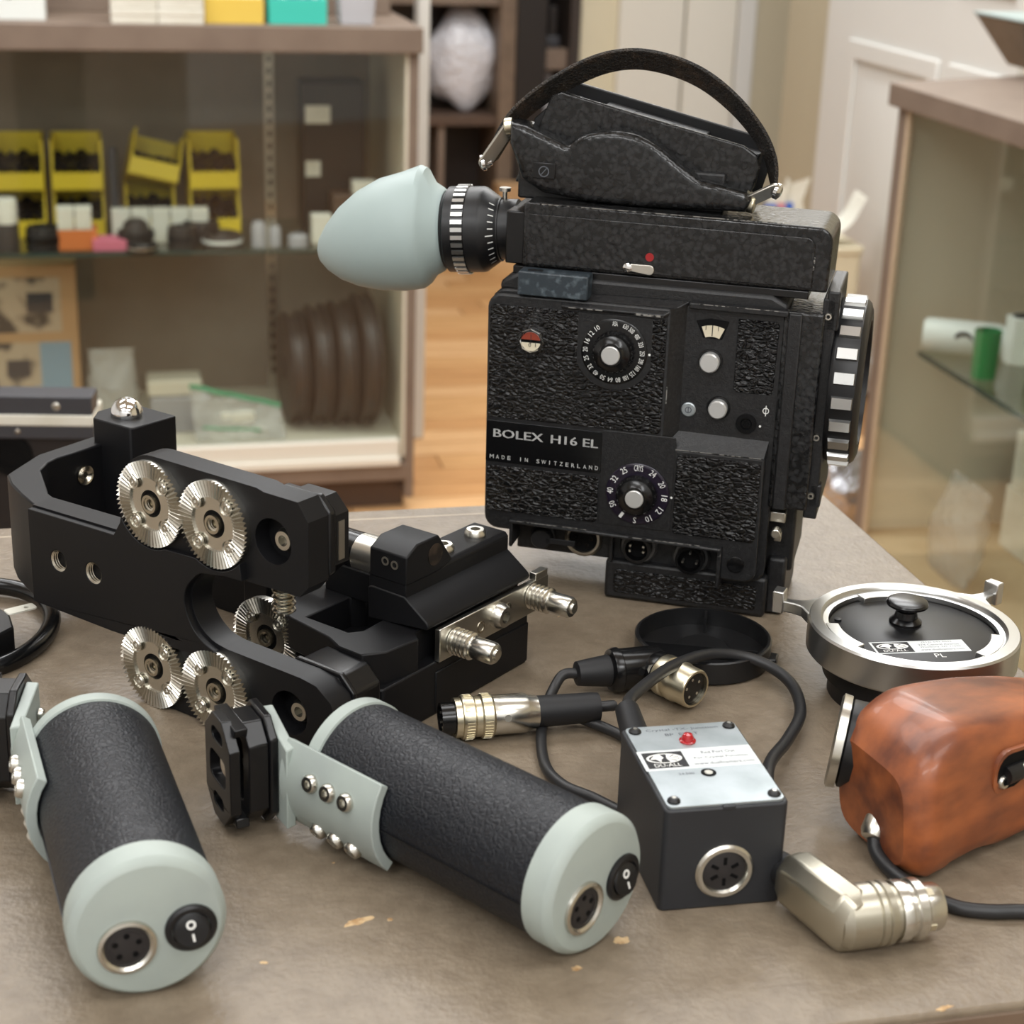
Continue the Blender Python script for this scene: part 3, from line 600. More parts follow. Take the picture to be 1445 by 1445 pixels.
# ------------------------------------------------------------------ black rig bracket with toothed rosettes
rig = T('rig_bracket', 'black machined rig bracket with steel toothed rosettes beside the film camera', 'bracket', (-10.42, 55.24, 0), -35)
plate = ([(-9.6, 6.3), (-4.9, 6.45), (-4.65, 7.2)] + arc(-2.95, 7.98, 1.72, 195, 90, 12) + [(2.0, 9.7), (2.35, 9.62), (3.85, 9.62), (4.3, 9.0), (4.3, 6.7), (3.9, 6.25), (.75, 6.15), (-.45, 5.95)]
         + [tuple(p)[:2] for p in cat([(-.6, 5.9, 0), (-1.1, 5.3, 0), (-1.22, 4.6, 0), (-.9, 3.9, 0), (-.3, 3.45, 0), (.4, 3.3, 0)], 4)] + [(3.9, 3.25), (4.6, 3.15), (5.25, 2.7), (5.45, 2.2), (5.45, .5), (5.1, .1), (.2, .02)]
         + [(-1.0, .05), (-2.2, .05)] + arc(-3.17, 1.4, 1.45, 262, 150, 8) + [(-5.0, 2.35), (-9.6, 2.35)])
hole = lambda x, z, r, n=24: arc(x, z, r, 0, 360-360/n, n-1)
P('arm_plate', MB().poly(plate, 'y', .4, 1.4, [hole(2.72, 7.95, .82), hole(3.35, 1.75, .82)]), 'black_anod', rig, bevel=.07)
lay = [(-9.55, 2.45), (-9.55, 6.22), (-4.85, 6.36)] + arc(-2.95, 7.98, 1.68, 212, 296, 10) + arc(.14, 7.99, 1.68, 240, 318, 10) + [(1.5, 6.25), (.7, 6.22), (-.5, 6.02)] + \
      [tuple(p)[:2] for p in cat([(-.68, 5.9, 0), (-1.2, 5.3, 0), (-1.32, 4.6, 0), (-1.0, 3.85, 0), (-.45, 3.4, 0), (.1, 3.2, 0)], 4)] + arc(0, 1.45, 1.68, 84, 128, 6) + arc(-3.17, 1.4, 1.68, 52, 140, 10) + [(-5.2, 2.45)]
P('face_plate', MB().poly(lay, 'y', .12, .42, [hole(-7.96, 4.52, .43), hole(-6.04, 4.54, .43)]), 'black_anod', rig, bevel=.04)
for (x, z, r) in [(2.72, 7.95, .82), (3.35, 1.75, .82)]:
    P('recess', MB().cyl(.86, -.02, .02, 24, rx((x, 1.1, z))), 'black_anod', rig)
    socket_screw(rig, (x+.2, 1.05, z), (0, -1, 0), .42, .4, 'steel')
loop = [(-9.5, .42), (-10.86, .9), (-12.0, 1.37), (-12.95, 1.95), (-13.2, 2.5), (-13.97, 4.36), (-14.15, 8.2), (-13.05, 8.2), (-13.1, 4.6), (-12.95, 4.0), (-12.43, 3.18), (-10.6, 1.95), (-10.1, 1.6), (-9.5, 1.4)]
P('corner_wall', MB().poly(loop, 'z', 2.3, 6.3), 'black_anod', rig, bevel=.07)
def thread(x, y, z, d, r, depth=.5):
    mb = MB(); prof = [(r, -.02)]
    n = 5
    for i in range(n): prof += [(r*.98, -depth*i/n), (r*.80, -depth*(i+.5)/n)]
    prof += [(r*.9, -depth), (0, -depth)]
    mb.lathe(prof, 28, None, False)
    P('threaded_insert', mb, 'thread', rig, mtx=frame((x, y, z), d))
thread(-7.96, .14, 4.52, (0, -1, 0), .43); thread(-6.04, .14, 4.54, (0, -1, 0), .43)
P('threaded_insert', MB().lathe([(.42, 0), (.42, .05), (.36, .02), (.33, .06), (.29, .02), (.26, .06), (.22, .02), (.2, .06), (.14, .01), (0, .01)], 28), 'thread', rig, mtx=frame((-13.06, 5.95, 5.2), (1, 0, 0)))
tw = P('tower', MB().poly([(-14.1, 7.7), (-13.5, 6.9), (-11.35, 6.95), (-11.25, 7.1), (-11.2, 9.4), (-14.1, 9.4)], 'z', 0.0, 7.35), 'black_anod', rig, bevel=.06)
bl = P('ball_stud', MB().lathe([(.66, 0), (.68, .12), (.62, .38), (.46, .62), (.22, .74), (.2, .66), (0, .66)], 32), 'chrome', rig, loc=(-12.75, 8.1, 7.35))

def rosette_mesh(R=1.58, r=.98, n=58):
    vs = []; fs = []
    for i in range(n*2):
        a = math.pi*i/n; hi_ = i % 2 == 0
        for q, zz in ((r, .30 if hi_ else .24), (R, .36 if hi_ else .20)): vs.append((q*math.cos(a), q*math.sin(a), zz))
        vs.append((R, 0, 0) if False else (R*math.cos(a), R*math.sin(a), 0.0)); vs.append((r*math.cos(a), r*math.sin(a), .19))
    m = 2*n
    for i in range(m):
        j = (i+1) % m
        fs.append((i*4, j*4, j*4+1, i*4+1)); fs.append((i*4+1, j*4+1, j*4+2, i*4+2)); fs.append((i*4+3, j*4+3, j*4, i*4))
    mb = MB().add(vs, fs)
    mb.lathe([(r, .19), (.5, .19), (.46, .05), (0, .05)], 40, None, False)
    return mb.mesh('rosette')
ros_me = rosette_mesh()
bush = MB().lathe([(.34, .02), (.34, .30), (.25, .30), (.24, .24), (.17, .22), (.24, .18), (.17, .14), (.24, .1), (0, .1)], 24, None, False).mesh('bushing')
dark = MB().cyl(.48, .04, .08, 24).mesh('rosette_hole')
cs_me = screw_mesh(.19, .10)
rec_me = MB().lathe([(.27, .25), (.27, .2), (0, .2)], 20, None, False).mesh('screw_seat')
def rosette(x, y, z):
    o = link('rosette', ros_me, 'steel_warm', rig, mtx=rx((x, y, z)))
    link('bushing', bush, 'thread', o); link('rosette_hole', dark, 'void', o)
    for a in (48, 138, 228, 318):
        link('screw_seat', rec_me, 'steel_warm', o, loc=(1.02*math.cos(R_(a)), 1.02*math.sin(R_(a)), .07)); link('screw', cs_me, 'steel', o, loc=(1.02*math.cos(R_(a)), 1.02*math.sin(R_(a)), .22))
for c in [(-2.95, .42, 7.98), (.14, .42, 7.99), (-3.17, .42, 1.59), (0, .42, 1.59)]: rosette(*c)
rosette(-1.0, 4.1, 2.1)
# upper arm end cap (an eight-sided clamp behind the arm) and its pinch screw
oc = lambda x0, x1, z0, z1, c: [(x0+c, z0), (x1-c, z0), (x1, z0+c), (x1, z1-c), (x1-c, z1), (x0+c, z1), (x0, z1-c), (x0, z0+c)]
ec_ = P('end_cap', MB().poly(oc(1.7, 4.35, 6.3, 9.6, .55), 'y', 1.42, 1.75), 'black_edge', rig, bevel=.08)
P('cap_clamp', MB().poly(oc(1.9, 4.25, 6.5, 9.4, .55), 'y', 1.75, 2.5, [rr(2.5, 3.7, 6.95, 9.0, .3)]), 'black_edge', ec_, bevel=.08)
P('clamp_window', MB().box(4.2, 4.28, 1.95, 2.25, 7.2, 8.6), 'steel', ec_)
def bolt(x, y, z, d, r, l, n=6):
    prof = [(r*.8, 0)]
    for i in range(n): prof += [(r, l*(i+.25)/n), (r, l*(i+.45)/n), (r*.82, l*(i+.7)/n), (r*.82, l*(i+.9)/n)]
    return prof
P('pinch_screw', MB().lathe(bolt(0, 0, 0, 0, .42, 1.5, 6)+[(.3, 1.5), (0, 1.5)], 24), 'thread', rig, loc=(2.2, 1.45, 4.9))
# lower arm link and the base block with a pocket
lk_ = P('lower_link', MB().poly([(2.5, .35), (5.0, .35), (5.3, .7), (5.3, 2.6), (4.7, 3.2), (2.9, 3.25), (2.5, 3.0)], 'y', 1.4, 3.0), 'black_edge', rig, bevel=.12, seg=3)
P('link_collar', MB().poly([(2.3, .3), (5.1, .3), (5.4, .65), (5.4, 2.7), (4.8, 3.3), (2.8, 3.35), (2.3, 3.0)], 'y', 1.42, 1.62), 'black_edge', rig, bevel=.05)
ob = [(-2.7, 4.25), (1.2, 4.25), (2.6, 3.3), (3.2, 2.85), (4.6, 2.75), (5.25, 3.2), (5.25, 12.0), (-.6, 12.0), (-2.7, 9.5)]
P('base_block', MB().poly(ob, 'z', .0, 2.15), 'black_anod', rig, bevel=.07)
ob2 = [(-.7, 4.2), (.4, 3.7), (2.6, 3.3), (3.3, 2.95), (4.5, 2.9), (5.0, 3.6), (5.2, 5.2), (4.75, 5.6), (4.75, 12.0), (-.5, 12.0), (-.7, 7.9)]
P('block_top', MB().poly(ob2, 'z', 2.1, 3.4, [[(.85, 4.1), (.85, 6.5), (1.3, 6.95), (2.5, 6.9), (3.1, 6.4), (3.2, 4.5), (2.9, 4.05)]]), 'black_anod', rig, bevel=.06)
wedge = [(2.45, 3.3), (2.45, 4.55), (2.6, 4.62), (4.15, 4.58), (5.2, 3.85), (5.28, 3.7), (5.2, 3.55), (4.6, 3.5)]
P('clamp_jaw', MB().poly(wedge, 'y', 5.65, 12.0), 'black_anod', rig, bevel=.05)
P('jaw_ridge', MB().poly([(2.45, 4.5), (4.2, 4.5), (4.2, 5.1), (4.05, 5.25), (2.55, 5.25), (2.45, 5.1)], 'y', 5.7, 12.0), 'black_anod', rig, bevel=.05)
vb = MB().poly([(5.68, 5.0), (7.6, 5.0), (8.4, 5.25), (7.55, 6.45), (6.3, 6.45), (5.68, 6.1)], 'x', 2.5, 4.22)
P('jaw_block', vb, 'black_anod', rig, bevel=.06)
P('jaw_notch', MB().cyl(.42, 0, .03, 24, frame((4.21, 7.35, 5.75), (1, 0, 0))), 'brown_reflect', rig)
for (x, z) in [(3.25, 5.75), (3.68, 5.7)]: P('pin_hole', MB().ring(.1, .17, 0, .02, 20, rx((x, 5.67, z))), 'steel', rig)
for (x, y) in [(3.4, 8.9), (3.4, 10.9)]:
    s = socket_screw(rig, (x, y, 5.25), (0, 0, 1), .42, .25, 'steel')
P('rail_plate', MB().box(5.15, 5.4, 6.2, 13.1, 2.15, 3.45), 'steel', rig, bevel=.03)
P('rail_slot', MB().box(5.1, 5.42, 12.2, 13.0, 3.45, 3.75), 'steel', rig, bevel=.03)
P('lower_jaw', MB().box(4.9, 5.3, 6.15, 12.0, .1, 1.75), 'black_anod', rig, bevel=.05)
for (y, z) in [(7.05, 2.75), (12.0, 2.9)]:
    P('mount_bolt', MB().lathe(bolt(0, 0, 0, 0, .52, .95, 5)+[(.40, .96), (.42, 1.0), (.42, 1.8), (.36, 1.9), (.22, 1.92), (.2, 2.02), (0, 2.02)], 28), 'steel_warm', rig, mtx=frame((5.38, y, z), (1, 0, 0)))
socket_screw(rig, (5.4, 9.75, 2.85), (1, 0, 0), .5, .4, 'steel')
P('dowel_hole', MB().ring(.16, .24, 0, .02, 20, frame((5.4, 8.7, 2.7), (1, 0, 0))), 'thread', rig); P('dowel_hole', MB().ring(.14, .22, 0, .02, 20, frame((5.4, 10.4, 2.9), (1, 0, 0))), 'thread', rig)
rd = P('rod', MB().cyl(.75, -1.2, 6.3, 28, frame((-3.2, 7.2, 5.0), (1, 0, 0))), 'gloss_black', rig)
P('rod_tape', MB().cyl(.77, 4.1, 5.1, 28, frame((-3.2, 7.2, 5.0), (1, 0, 0))), 'steel', rd)
P('rod_clamp', MB().box(-.4, 2.5, 6.5, 8.0, 3.35, 4.6), 'black_anod', rig, bevel=.08)
P('rod_post', MB().box(-4.6, -3.3, 6.4, 8.0, .0, 5.8), 'black_anod', rig, bevel=.08)
P('rear_bridge', MB().box(-11.4, -2.4, 8.0, 9.3, .0, 2.1), 'black_anod', rig, bevel=.08)

# ------------------------------------------------------------------ battery hand grips
RG, LG = 2.16, 10.4
def make_grip():
    g = T('battery_grip', '', 'hand grip')
    ax_ = lambda y0: frame((0, y0, RG), (0, 1, 0))
    P('tube', MB().lathe([(RG-.07, .6), (RG-.07, LG-.4)], 72, ax_(0)), 'grip_leather', g)
    P('tube_seam', MB().box(-RG+.03, -RG+.09, .9, LG-.6, RG-.16, RG-.12), 'satin_black', g)
    fc = P('front_cap', MB().lathe([(0, .0), (RG-.24, 0), (RG-.19, .015), (RG-.02, .2), (RG, .28), (RG, 1.0), (RG-.1, 1.06)], 72, ax_(0)), 'grey_green', g)
    P('rear_cap', MB().lathe([(RG-.1, LG-.55), (RG, LG-.5), (RG, LG-.05), (RG-.12, LG), (0, LG)], 72, ax_(0)), 'grey_green', g)
    so = P('power_socket', MB().lathe([(.82, 0), (.80, .1), (.70, .13), (.62, .06), (.62, -.02)], 40, None, False), 'steel_warm', g, mtx=rx((-.62, .0, 1.74)))
    P('insert', MB().lathe([(.62, 0), (.55, .03), (0, .03)], 32), 'insert', so)
    for a in (20, 90, 160, 230, 310): P('pin_hole', MB().cyl(.085, .02, .045, 12), 'void', so, loc=(.34*math.cos(R_(a)), .34*math.sin(R_(a)), 0))
    P('insert_ridge', MB().ring(.46, .5, .02, .05, 32), 'insert', so)
    sw = P('rocker_switch', MB().lathe([(.72, 0), (.72, .07), (.64, .13), (.53, .13), (.52, .05)], 40, None, False), 'satin_black', g, mtx=rx((1.12, .0, 2.0)))
    cr0 = [(.5*math.cos(2*math.pi*k/32), .5*math.sin(2*math.pi*k/32)) for k in range(32)]
    rk = P('rocker', MB().loft([[(x, y, 0) for x, y in cr0], [(x, y, .16-.217*y) for x, y in cr0], [(x*.9, y*.9, .20-.217*y*.9) for x, y in cr0]]), 'satin_black', sw, mtx=Matrix.Rotation(R_(8), 4, 'Z'))
    mm = Matrix.Rotation(R_(12.2), 4, 'X')
    tl = Matrix.Rotation(R_(-12.3), 4, 'X'); mk = MB().ring(.075, .135, .0, .012, 20, Matrix.Translation((0, .17, .17)) @ tl).box(-.03, .03, -.11, .11, .0, .012, Matrix.Translation((0, -.2, .25)) @ tl)
    P('switch_mark', mk, 'white_print', rk)
    # bracket: curved saddle plate on the left flank, cranked arm behind it
    rings = []
    for i in range(9):
        a = R_(146 + i*(224-146)/8); rings.append((RG*math.cos(a), RG+RG*math.sin(a), math.cos(a), math.sin(a)))
    vs = []; fs = []
    for y in (6.75, 11.0):
        for (x, z, cx, cz) in rings: vs += [(x+cx*.0, y, z+cz*.0), (x+cx*.34, y, z+cz*.34)]
    n = len(rings)
    for i in range(n-1):
        a0, a1 = 2*i, 2*i+2; o = 2*n
        fs += [(a0, a1, a1+o, a0+o), (a0+1, a0+1+o, a1+1+o, a1+1), (a0, a0+1, a1+1, a1), (a0+o, a1+o, a1+1+o, a0+1+o)]
    fs += [(0, 2*n, 2*n+1, 1), (2*n-2, 2*n-1, 4*n-1, 4*n-2)]
    bk = P('bracket', MB().add(vs, fs), 'grey_green', g, bevel=.04)
    ar = MB().hexa([(-2.5, 10.6, .55), (-2.12, 10.6, .55), (-2.12, 10.6, 3.35), (-2.5, 10.6, 3.35)], [(-1.7, 12.8, .4), (-1.32, 12.62, .4), (-1.32, 12.62, 3.85), (-1.7, 12.8, 3.85)])
    P('bracket_arm', ar, 'grey_green', bk, bevel=.05)
    for y in (9.5, 8.7, 7.9):
        for a in (169, 211):
            ca, sa = math.cos(R_(a)), math.sin(R_(a))
            socket_screw(bk, ((RG+.33)*ca, y, RG+(RG+.33)*sa), (ca, 0, sa), .30, .2, 'steel')
    socket_screw(bk, (-1.42, 12.2, 2.9), (1, -.36, 0), .2, .15, 'steel')
    # black quick clamp on the arm's outer face
    nrm = Vector((-1, .36, 0)).normalized(); base = Vector((-1.86, 12.4, 2.15))
    fm = frame(base, nrm)
    upl = fm.to_3x3().inverted() @ Vector((0, 0, 1)); tw_ = math.atan2(upl.x, upl.y)
    fm = fm @ Matrix.Rotation(-tw_, 4, 'Z')
    c1 = P('quick_clamp', MB().poly(oc(-1.25, 1.25, -1.9, 1.9, .6), 'z', 0, .28), 'black_edge', g, bevel=.06, mtx=fm)
    P('clamp_body', MB().poly(oc(-1.15, 1.15, -1.75, 1.75, .6), 'z', .28, .95, [rr(-.55, .55, -1.1, 1.1, .3)]), 'black_edge', c1, bevel=.06)
    P('clamp_ring', MB().poly(oc(-1.2, 1.2, -1.85, 1.85, .75), 'z', 1.25, 1.6, [rr(-.75, .75, -.5, .5, .3), rr(-.5, .5, .95, 1.4, .2), rr(-.5, .5, -1.4, -.95, .2)]), 'black_edge', c1, bevel=.06)
    for sg in (-1, 1): P('clamp_rib', MB().poly([(-1.0, sg*1.75), (1.0, sg*1.75), (.9, sg*1.45), (-.9, sg*1.45)], 'z', .9, 1.35), 'black_edge', c1, bevel=.04)
    P('clamp_screw', MB().cyl(.2, .2, .7, 16), 'steel', c1)
    return g
g1 = make_grip(); g1.location = Vector((2.82, 42.79, 0))*S; g1.rotation_euler = (0, 0, R_(48.4))
g1['label'] = 'black leatherette battery grip with grey end caps lying in the middle, beside the metal-topped box'; g1['group'] = 'battery grips'
g2 = copy_tree(g1); g2.location = Vector((-9.41, 39.93, 0))*S; g2.rotation_euler = (0, 0, R_(21.7))
g2['label'] = 'black leatherette battery grip with grey end caps at the front left, its end facing us'

# ------------------------------------------------------------------ crystal sync box
bx = T('sync_box', 'small black box with brushed metal lid, red lamp and round socket', 'box', (4.86, 44.9, 0), 12.07)
BW, BD, BH = 3.84, 5.25, 3.45
P('case', MB().poly(rr(-.03, BW, 0, BD, .22, 5), 'z', 0, BH), 'printed', bx, bevel=.06)
ld = P('lid', MB().poly(rr(.07, BW-.1, .1, BD-.1, .2, 5), 'z', BH-.02, BH+.09), 'alu_plate', bx, bevel=.02)
for (x, y) in [(.34, .42), (BW-.36, .42), (.34, BD-.42), (BW-.36, BD-.42)]:
    s = P('screw', MB().lathe([(.21, 0), (.2, .06), (.12, .13), (0, .14)], 20), 'satin_black', ld, loc=(x, y, BH+.08))
    P('screw_slot', MB().cyl(.07, .13, .15, 6), 'steel', s)
P('lamp', MB().lathe([(.27, 0), (.27, .05), (.2, .07), (.2, .16), (.14, .26), (0, .3)], 24), 'red_led', ld, loc=(1.85, 4.02, BH+.08), label='small red lamp')
P('adjuster_hole', MB().ring(.19, .24, 0, .015, 24).cyl(.2, 0, .01, 20), 'void', ld, loc=(1.9, 1.95, BH+.09))
P('adjuster', MB().cyl(.13, 0, .02, 12).box(-.12, .12, -.02, .02, .02, .03), 'steel', ld, loc=(1.9, 1.95, BH+.095))
zt = BH+.093
lb = P('sticker', MB().box(.02, BW-.12, 2.28, 3.52, BH+.088, zt), 'label_white', ld)
def logo(parent, w, h, mtx):
    """dark plate with a white oval emblem split by sun-ray bars and two-part name below"""
    o = P('emblem', MB().box(0, w, 0, h, 0, .004, mtx), 'dark_print', parent)
    mb = MB(); cx, cy, a, b = w*.5, h*.60, w*.44, h*.30
    mb.ring(.86, 1.0, .004, .008, 40, mtx @ Matrix.Translation((cx, cy, 0)) @ Matrix.Diagonal((a, b, 1, 1)))
    for k, (t0, t1) in enumerate([(-80, -52), (-40, -18), (-8, 12), (22, 44), (54, 84)]):
        pts = [(cx+.12*a, cy)] + [(cx+.12*a+.78*a*math.cos(R_(t)), cy+.86*b*math.sin(R_(t))) for t in (t0, t1)]
        mb.poly(pts, 'z', .004, .008, mtx=mtx)
    mb.poly([(cx-a*.8, cy-.1*b), (cx-a*.45, cy+.8*b), (cx-a*.15, cy+.75*b), (cx-.02*a, cy+.1*b), (cx-.2*a, cy-.2*b), (cx-.25*a, cy-.75*b), (cx-.5*a, cy-.1*b)], 'z', .004, .008, mtx=mtx)
    text_mb('DU-ALL', mb, mtx @ Matrix.Translation((w*.5, h*.17, 0)), height=h*.2, width=w*.66, ex=.008)
    P('emblem_mark', mb, 'white_print', o)
logo(lb, 1.3, 1.0, Matrix.Translation((.14, 2.4, zt)))
mb = MB()
for i, t in enumerate(['Red Port Out', 'For Crystal Function', 'www.duallcamera.com']):
    text_mb(t, mb, Matrix.Translation((2.6, 3.22-i*.34, zt)), height=.17, width=(1.1, 1.75, 1.95)[i], ex=.004)
P('print', mb, 'grey_print', lb)
mb = MB(); text_mb('Crystal -TX- Junction', mb, Matrix.Translation((1.9, 4.82, BH+.09)), height=.19, width=2.4, ex=.006); text_mb('BP  EL LT', mb, Matrix.Translation((1.8, 4.5, BH+.09)), height=.16, width=1.1, ex=.006); text_mb('24.500', mb, Matrix.Translation((1.2, 1.98, BH+.09)), height=.13, width=.5, ex=.006)
P('engraving', mb, 'grey_print', ld)
sk = P('round_socket', MB().lathe([(.92, 0), (.92, .05), (.84, .12), (.72, .12), (.66, .02)], 40, None, False), 'steel_warm', bx, mtx=rx((1.95, .0, 1.26)))
P('insert', MB().lathe([(.68, .0), (.6, .04), (0, .04)], 32), 'insert', sk)
for a in range(0, 360, 60): P('pin_hole', MB().box(.24, .48, -.05, .05, .03, .07, Matrix.Rotation(R_(a+30), 4, 'Z')), 'void', sk)
P('lid_notch', MB().box(1.75, 2.15, -.02, .12, BH-.1, BH+.04), 'printed', bx, bevel=.03)

# ------------------------------------------------------------------ cables and connectors
def pin_face(o, r, z, n, pr):
    for k in range(n):
        a = 2*math.pi*k/n+.4; P('pin', MB().cyl(.045, z, z+.3, 8), 'steel', o, loc=(pr*math.cos(a), pr*math.sin(a), 0))
# straight nickel plug
pl = T('straight_plug_cable', 'straight nickel plug with black rubber boot and cable, left of the box', 'cable', (-2.3, 55.3, 0))
d = Vector((3.5, .86, 0)).normalized(); m0 = frame((0, 0, .86), d)
cp_ = P('coupling_ring', MB().lathe([(.60, .5), (.72, .5), (.72, .72), (.78, .75), (.80, .8), (.80, 1.15), (.74, 1.22), (.74, 1.42), (.80, 1.48), (.80, 1.82), (.74, 1.9)], 48, None, False), 'nickel_brass', pl, mtx=m0)
kn_ = MB()
for k in range(40):
    a = 2*math.pi*k/40
    for z0 in (.84, 1.5): kn_.box(.79, .815, -.022, .022, z0, z0+.28, Matrix.Rotation(a, 4, 'Z'))
P('knurl', kn_, 'nickel_brass', cp_)
sl = P('plug_shell', MB().lathe([(.70, 1.85), (.72, 1.9), (.72, 3.1), (.66, 3.2), (.58, 3.55), (.5, 3.6), (0, 3.6)], 40, None, False), 'steel_warm', pl, mtx=m0)
P('shell_screw', MB().cyl(.13, 0, .05, 16), 'steel', sl, mtx=frame((0, -.7, 2.4), (-.2, -1, 0)) if False else frame(tuple(Vector((0.0, 0.0, 2.4))+ (m0.to_3x3().inverted() @ Vector((.1, -.72, .2)).normalized())*.70), m0.to_3x3().inverted() @ Vector((.1, -.72, .2))))
nose = P('plug_nose', MB().ring(.5, .58, 0, .6, 32).cyl(.5, .3, .6, 24), 'gloss_black', pl, mtx=m0)
pin_face(nose, .5, .05, 5, .3)
P('boot', MB().lathe([(.48, 3.4), (.58, 3.5), (.55, 5.6), (.52, 5.85), (.3, 5.9), (0, 5.9)], 32, None, False), 'rubber', pl, mtx=m0)
e = Vector((0, 0, .86)) + d*5.8
P('cable', MB().tube(cat([tuple(e), tuple(e+d*.6), (4.6, 1.6, .55), (6.2, .6, .3), (7.6, -1.0, .3), (8.0, -3.2, .3), (7.9, -4.4, .8), (7.8, -5.05, 1.1)], 6), .2, 12), 'cable', pl)
# black elbow plug
bp_ = T('elbow_plug_cable', 'black elbow plug with nickel tip, lying against the round black cap', 'cable', (2.6, 59.1, 0))
d = Vector((3.0, 1.0, -.05)).normalized(); m1 = frame((0, 0, 1.0), d)
P('boot', MB().lathe([(0, 0), (.28, 0), (.46, .05), (.5, .3), (.62, 1.35), (.6, 1.5), (0, 1.5)], 32), 'rubber', bp_, mtx=m1)
P('plug_body', MB().lathe([(.6, 1.3), (.8, 1.4), (.86, 1.55), (.86, 1.7), (.8, 1.75), (.8, 3.3), (.72, 3.45), (0, 3.45)], 36), 'gloss_black', bp_, mtx=m1)
P('plug_hole', MB().cyl(.14, 0, .02, 14), 'void', bp_, mtx=frame(tuple(Vector((0, 0, 1.0))+d*2.4+Vector((.2, -.75, .2)).normalized()*.795), (.2, -.75, .2)))
d2_ = Vector((1.4, -1.5, -.02)).normalized(); c2_ = Vector((0, 0, 1.0))+d*2.95; m2_ = frame(tuple(c2_), d2_)
P('elbow_collar', MB().lathe([(.72, .3), (.78, .4), (.78, .75), (.7, .8)], 36, None, False), 'gloss_black', bp_, mtx=m2_)
tp = P('coupling_ring', MB().lathe([(.68, .75), (.78, .78), (.8, .85), (.8, 1.15), (.74, 1.2), (.74, 1.35), (.8, 1.4), (.8, 1.7), (.76, 1.76), (.76, 2.35), (.72, 2.42), (.64, 2.42), (.64, 2.0)], 44, None, False), 'nickel_brass', bp_, mtx=m2_)
P('plug_face', MB().cyl(.66, 1.6, 2.3, 28), 'gloss_black', tp)
for a in (30, 100, 170, 240, 310): P('pin_hole', MB().cyl(.06, 2.29, 2.31, 10), 'steel', tp, loc=(.36*math.cos(R_(a)), .36*math.sin(R_(a)), 0))
P('clamp_screw', MB().cyl(.2, 0, .35, 8), 'steel', bp_, mtx=frame(tuple(c2_+Vector((.05, -.65, .25))), (.1, -1, .3)))
P('cable', MB().tube(cat([tuple(Vector((0, 0, 1.0))+d*.1), tuple(Vector((0, 0, 1.0))-d*.5), (-.85, -.7, .6), (-1.15, -1.9, .32), (-1.28, -4.0, .25), (-1.1, -6.0, .25), (-.5, -7.2, .25), (.4, -7.9, .25), (1.4, -8.8, .25), (2.05, -9.6, .6)], 6), .2, 12), 'cable', bp_)
# champagne elbow plug in front of the box, on the looped cable from the box's rear gland
cc = T('metal_elbow_plug_cable', 'champagne metal elbow plug at the front right of the box, on a looped cable', 'cable', (10.45, 43.1, 0))
a_ = Vector((-1.75, 2.95, 0)); da = a_.normalized(); db = Vector((1.0, .28, .0)).normalized()
sdv = Vector((da.y, -da.x, 0)).normalized()*.62
hh = lambda c, z: (c.x, c.y, z)
c0 = Vector((-.05, -.15, 0)); c1 = c0 + da*3.0
def bodyring(c, w, z0, z1): 
    s = sdv.normalized()*w
    q = .42
    return [hh(c-s, z0+q), hh(c-s*.45, z0), hh(c+s*.45, z0), hh(c+s, z0+q), hh(c+s, z1-q), hh(c+s*.45, z1), hh(c-s*.45, z1), hh(c-s, z1-q)]
P('plug_body', MB().loft([bodyring(c0-da*.1, .45, .3, 1.75), bodyring(c0+da*.35, .72, .02, 2.0), bodyring(c0+da*2.7, .72, .1, 1.95), bodyring(c1+da*.1, .58, .3, 1.75)]), 'gunmetal', cc, bevel=.08, seg=3)
mB = frame(tuple(c0+da*.55+Vector((0, 0, 1.0))), db)
br_ = P('plug_barrel', MB().lathe([(0, -.35), (.75, -.35), (.95, -.1), (.96, .75), (.9, .8), (.96, .85), (.96, 1.0), (.9, 1.05), (.96, 1.1), (.94, 1.3), (.82, 1.35), (.82, 1.5)], 48, None, False), 'gunmetal', cc, mtx=mB)
P('coupling_ring', MB().lathe([(.74, 1.45), (.9, 1.5), (.92, 1.55), (.92, 1.8), (.84, 1.86), (.84, 1.98), (.92, 2.04), (.92, 2.3), (.82, 2.38), (.72, 2.4), (.72, 2.85), (.68, 2.95), (.6, 2.95), (.6, 2.5), (0, 2.5)], 48, None, False), 'steel_warm', cc, mtx=mB)
pads = MB().box(.7, .745, -.12, .12, 2.42, 2.62).mesh('key_flat')
for k in range(4): link('key_flat', pads, 'nickel_brass', cc, mtx=mB @ Matrix.Rotation(R_(k*90+200), 4, 'Z'))
bb_ = c1+Vector((0, 0, 1.0))
P('boot', MB().lathe([(.55, -.1), (.5, .6), (.42, 1.1), (0, 1.1)], 24), 'rubber', cc, mtx=frame(tuple(bb_), da))
W0 = Vector((10.45, 43.1, 0))
lp = [tuple(bb_+da*1.0)] + [tuple(Vector(p)-W0) for p in [(8.75, 48.7, .5), (8.85, 51.3, 1.0), (9.2, 53.0, .9), (10.1, 55.2, .6), (10.9, 57.6, .5), (10.8, 59.9, .6), (9.6, 61.1, .9), (7.8, 60.6, 1.3), (6.2, 58.6, 1.7), (5.0, 56.3, 2.0), (4.35, 54.7, 2.2), (4.25, 53.9, 2.25)]]
P('cable', MB().tube(cat(lp, 6), .225, 12), 'cable', cc)
P('cable_gland', MB().lathe([(0, 0), (.3, 0), (.42, .1), (.50, 2.2), (.6, 2.5), (.6, 3.6), (0, 3.6)], 28), 'rubber', cc, mtx=frame(tuple(Vector((4.2, 53.9, 2.25))-W0), (.25, -1.9, -.22)))

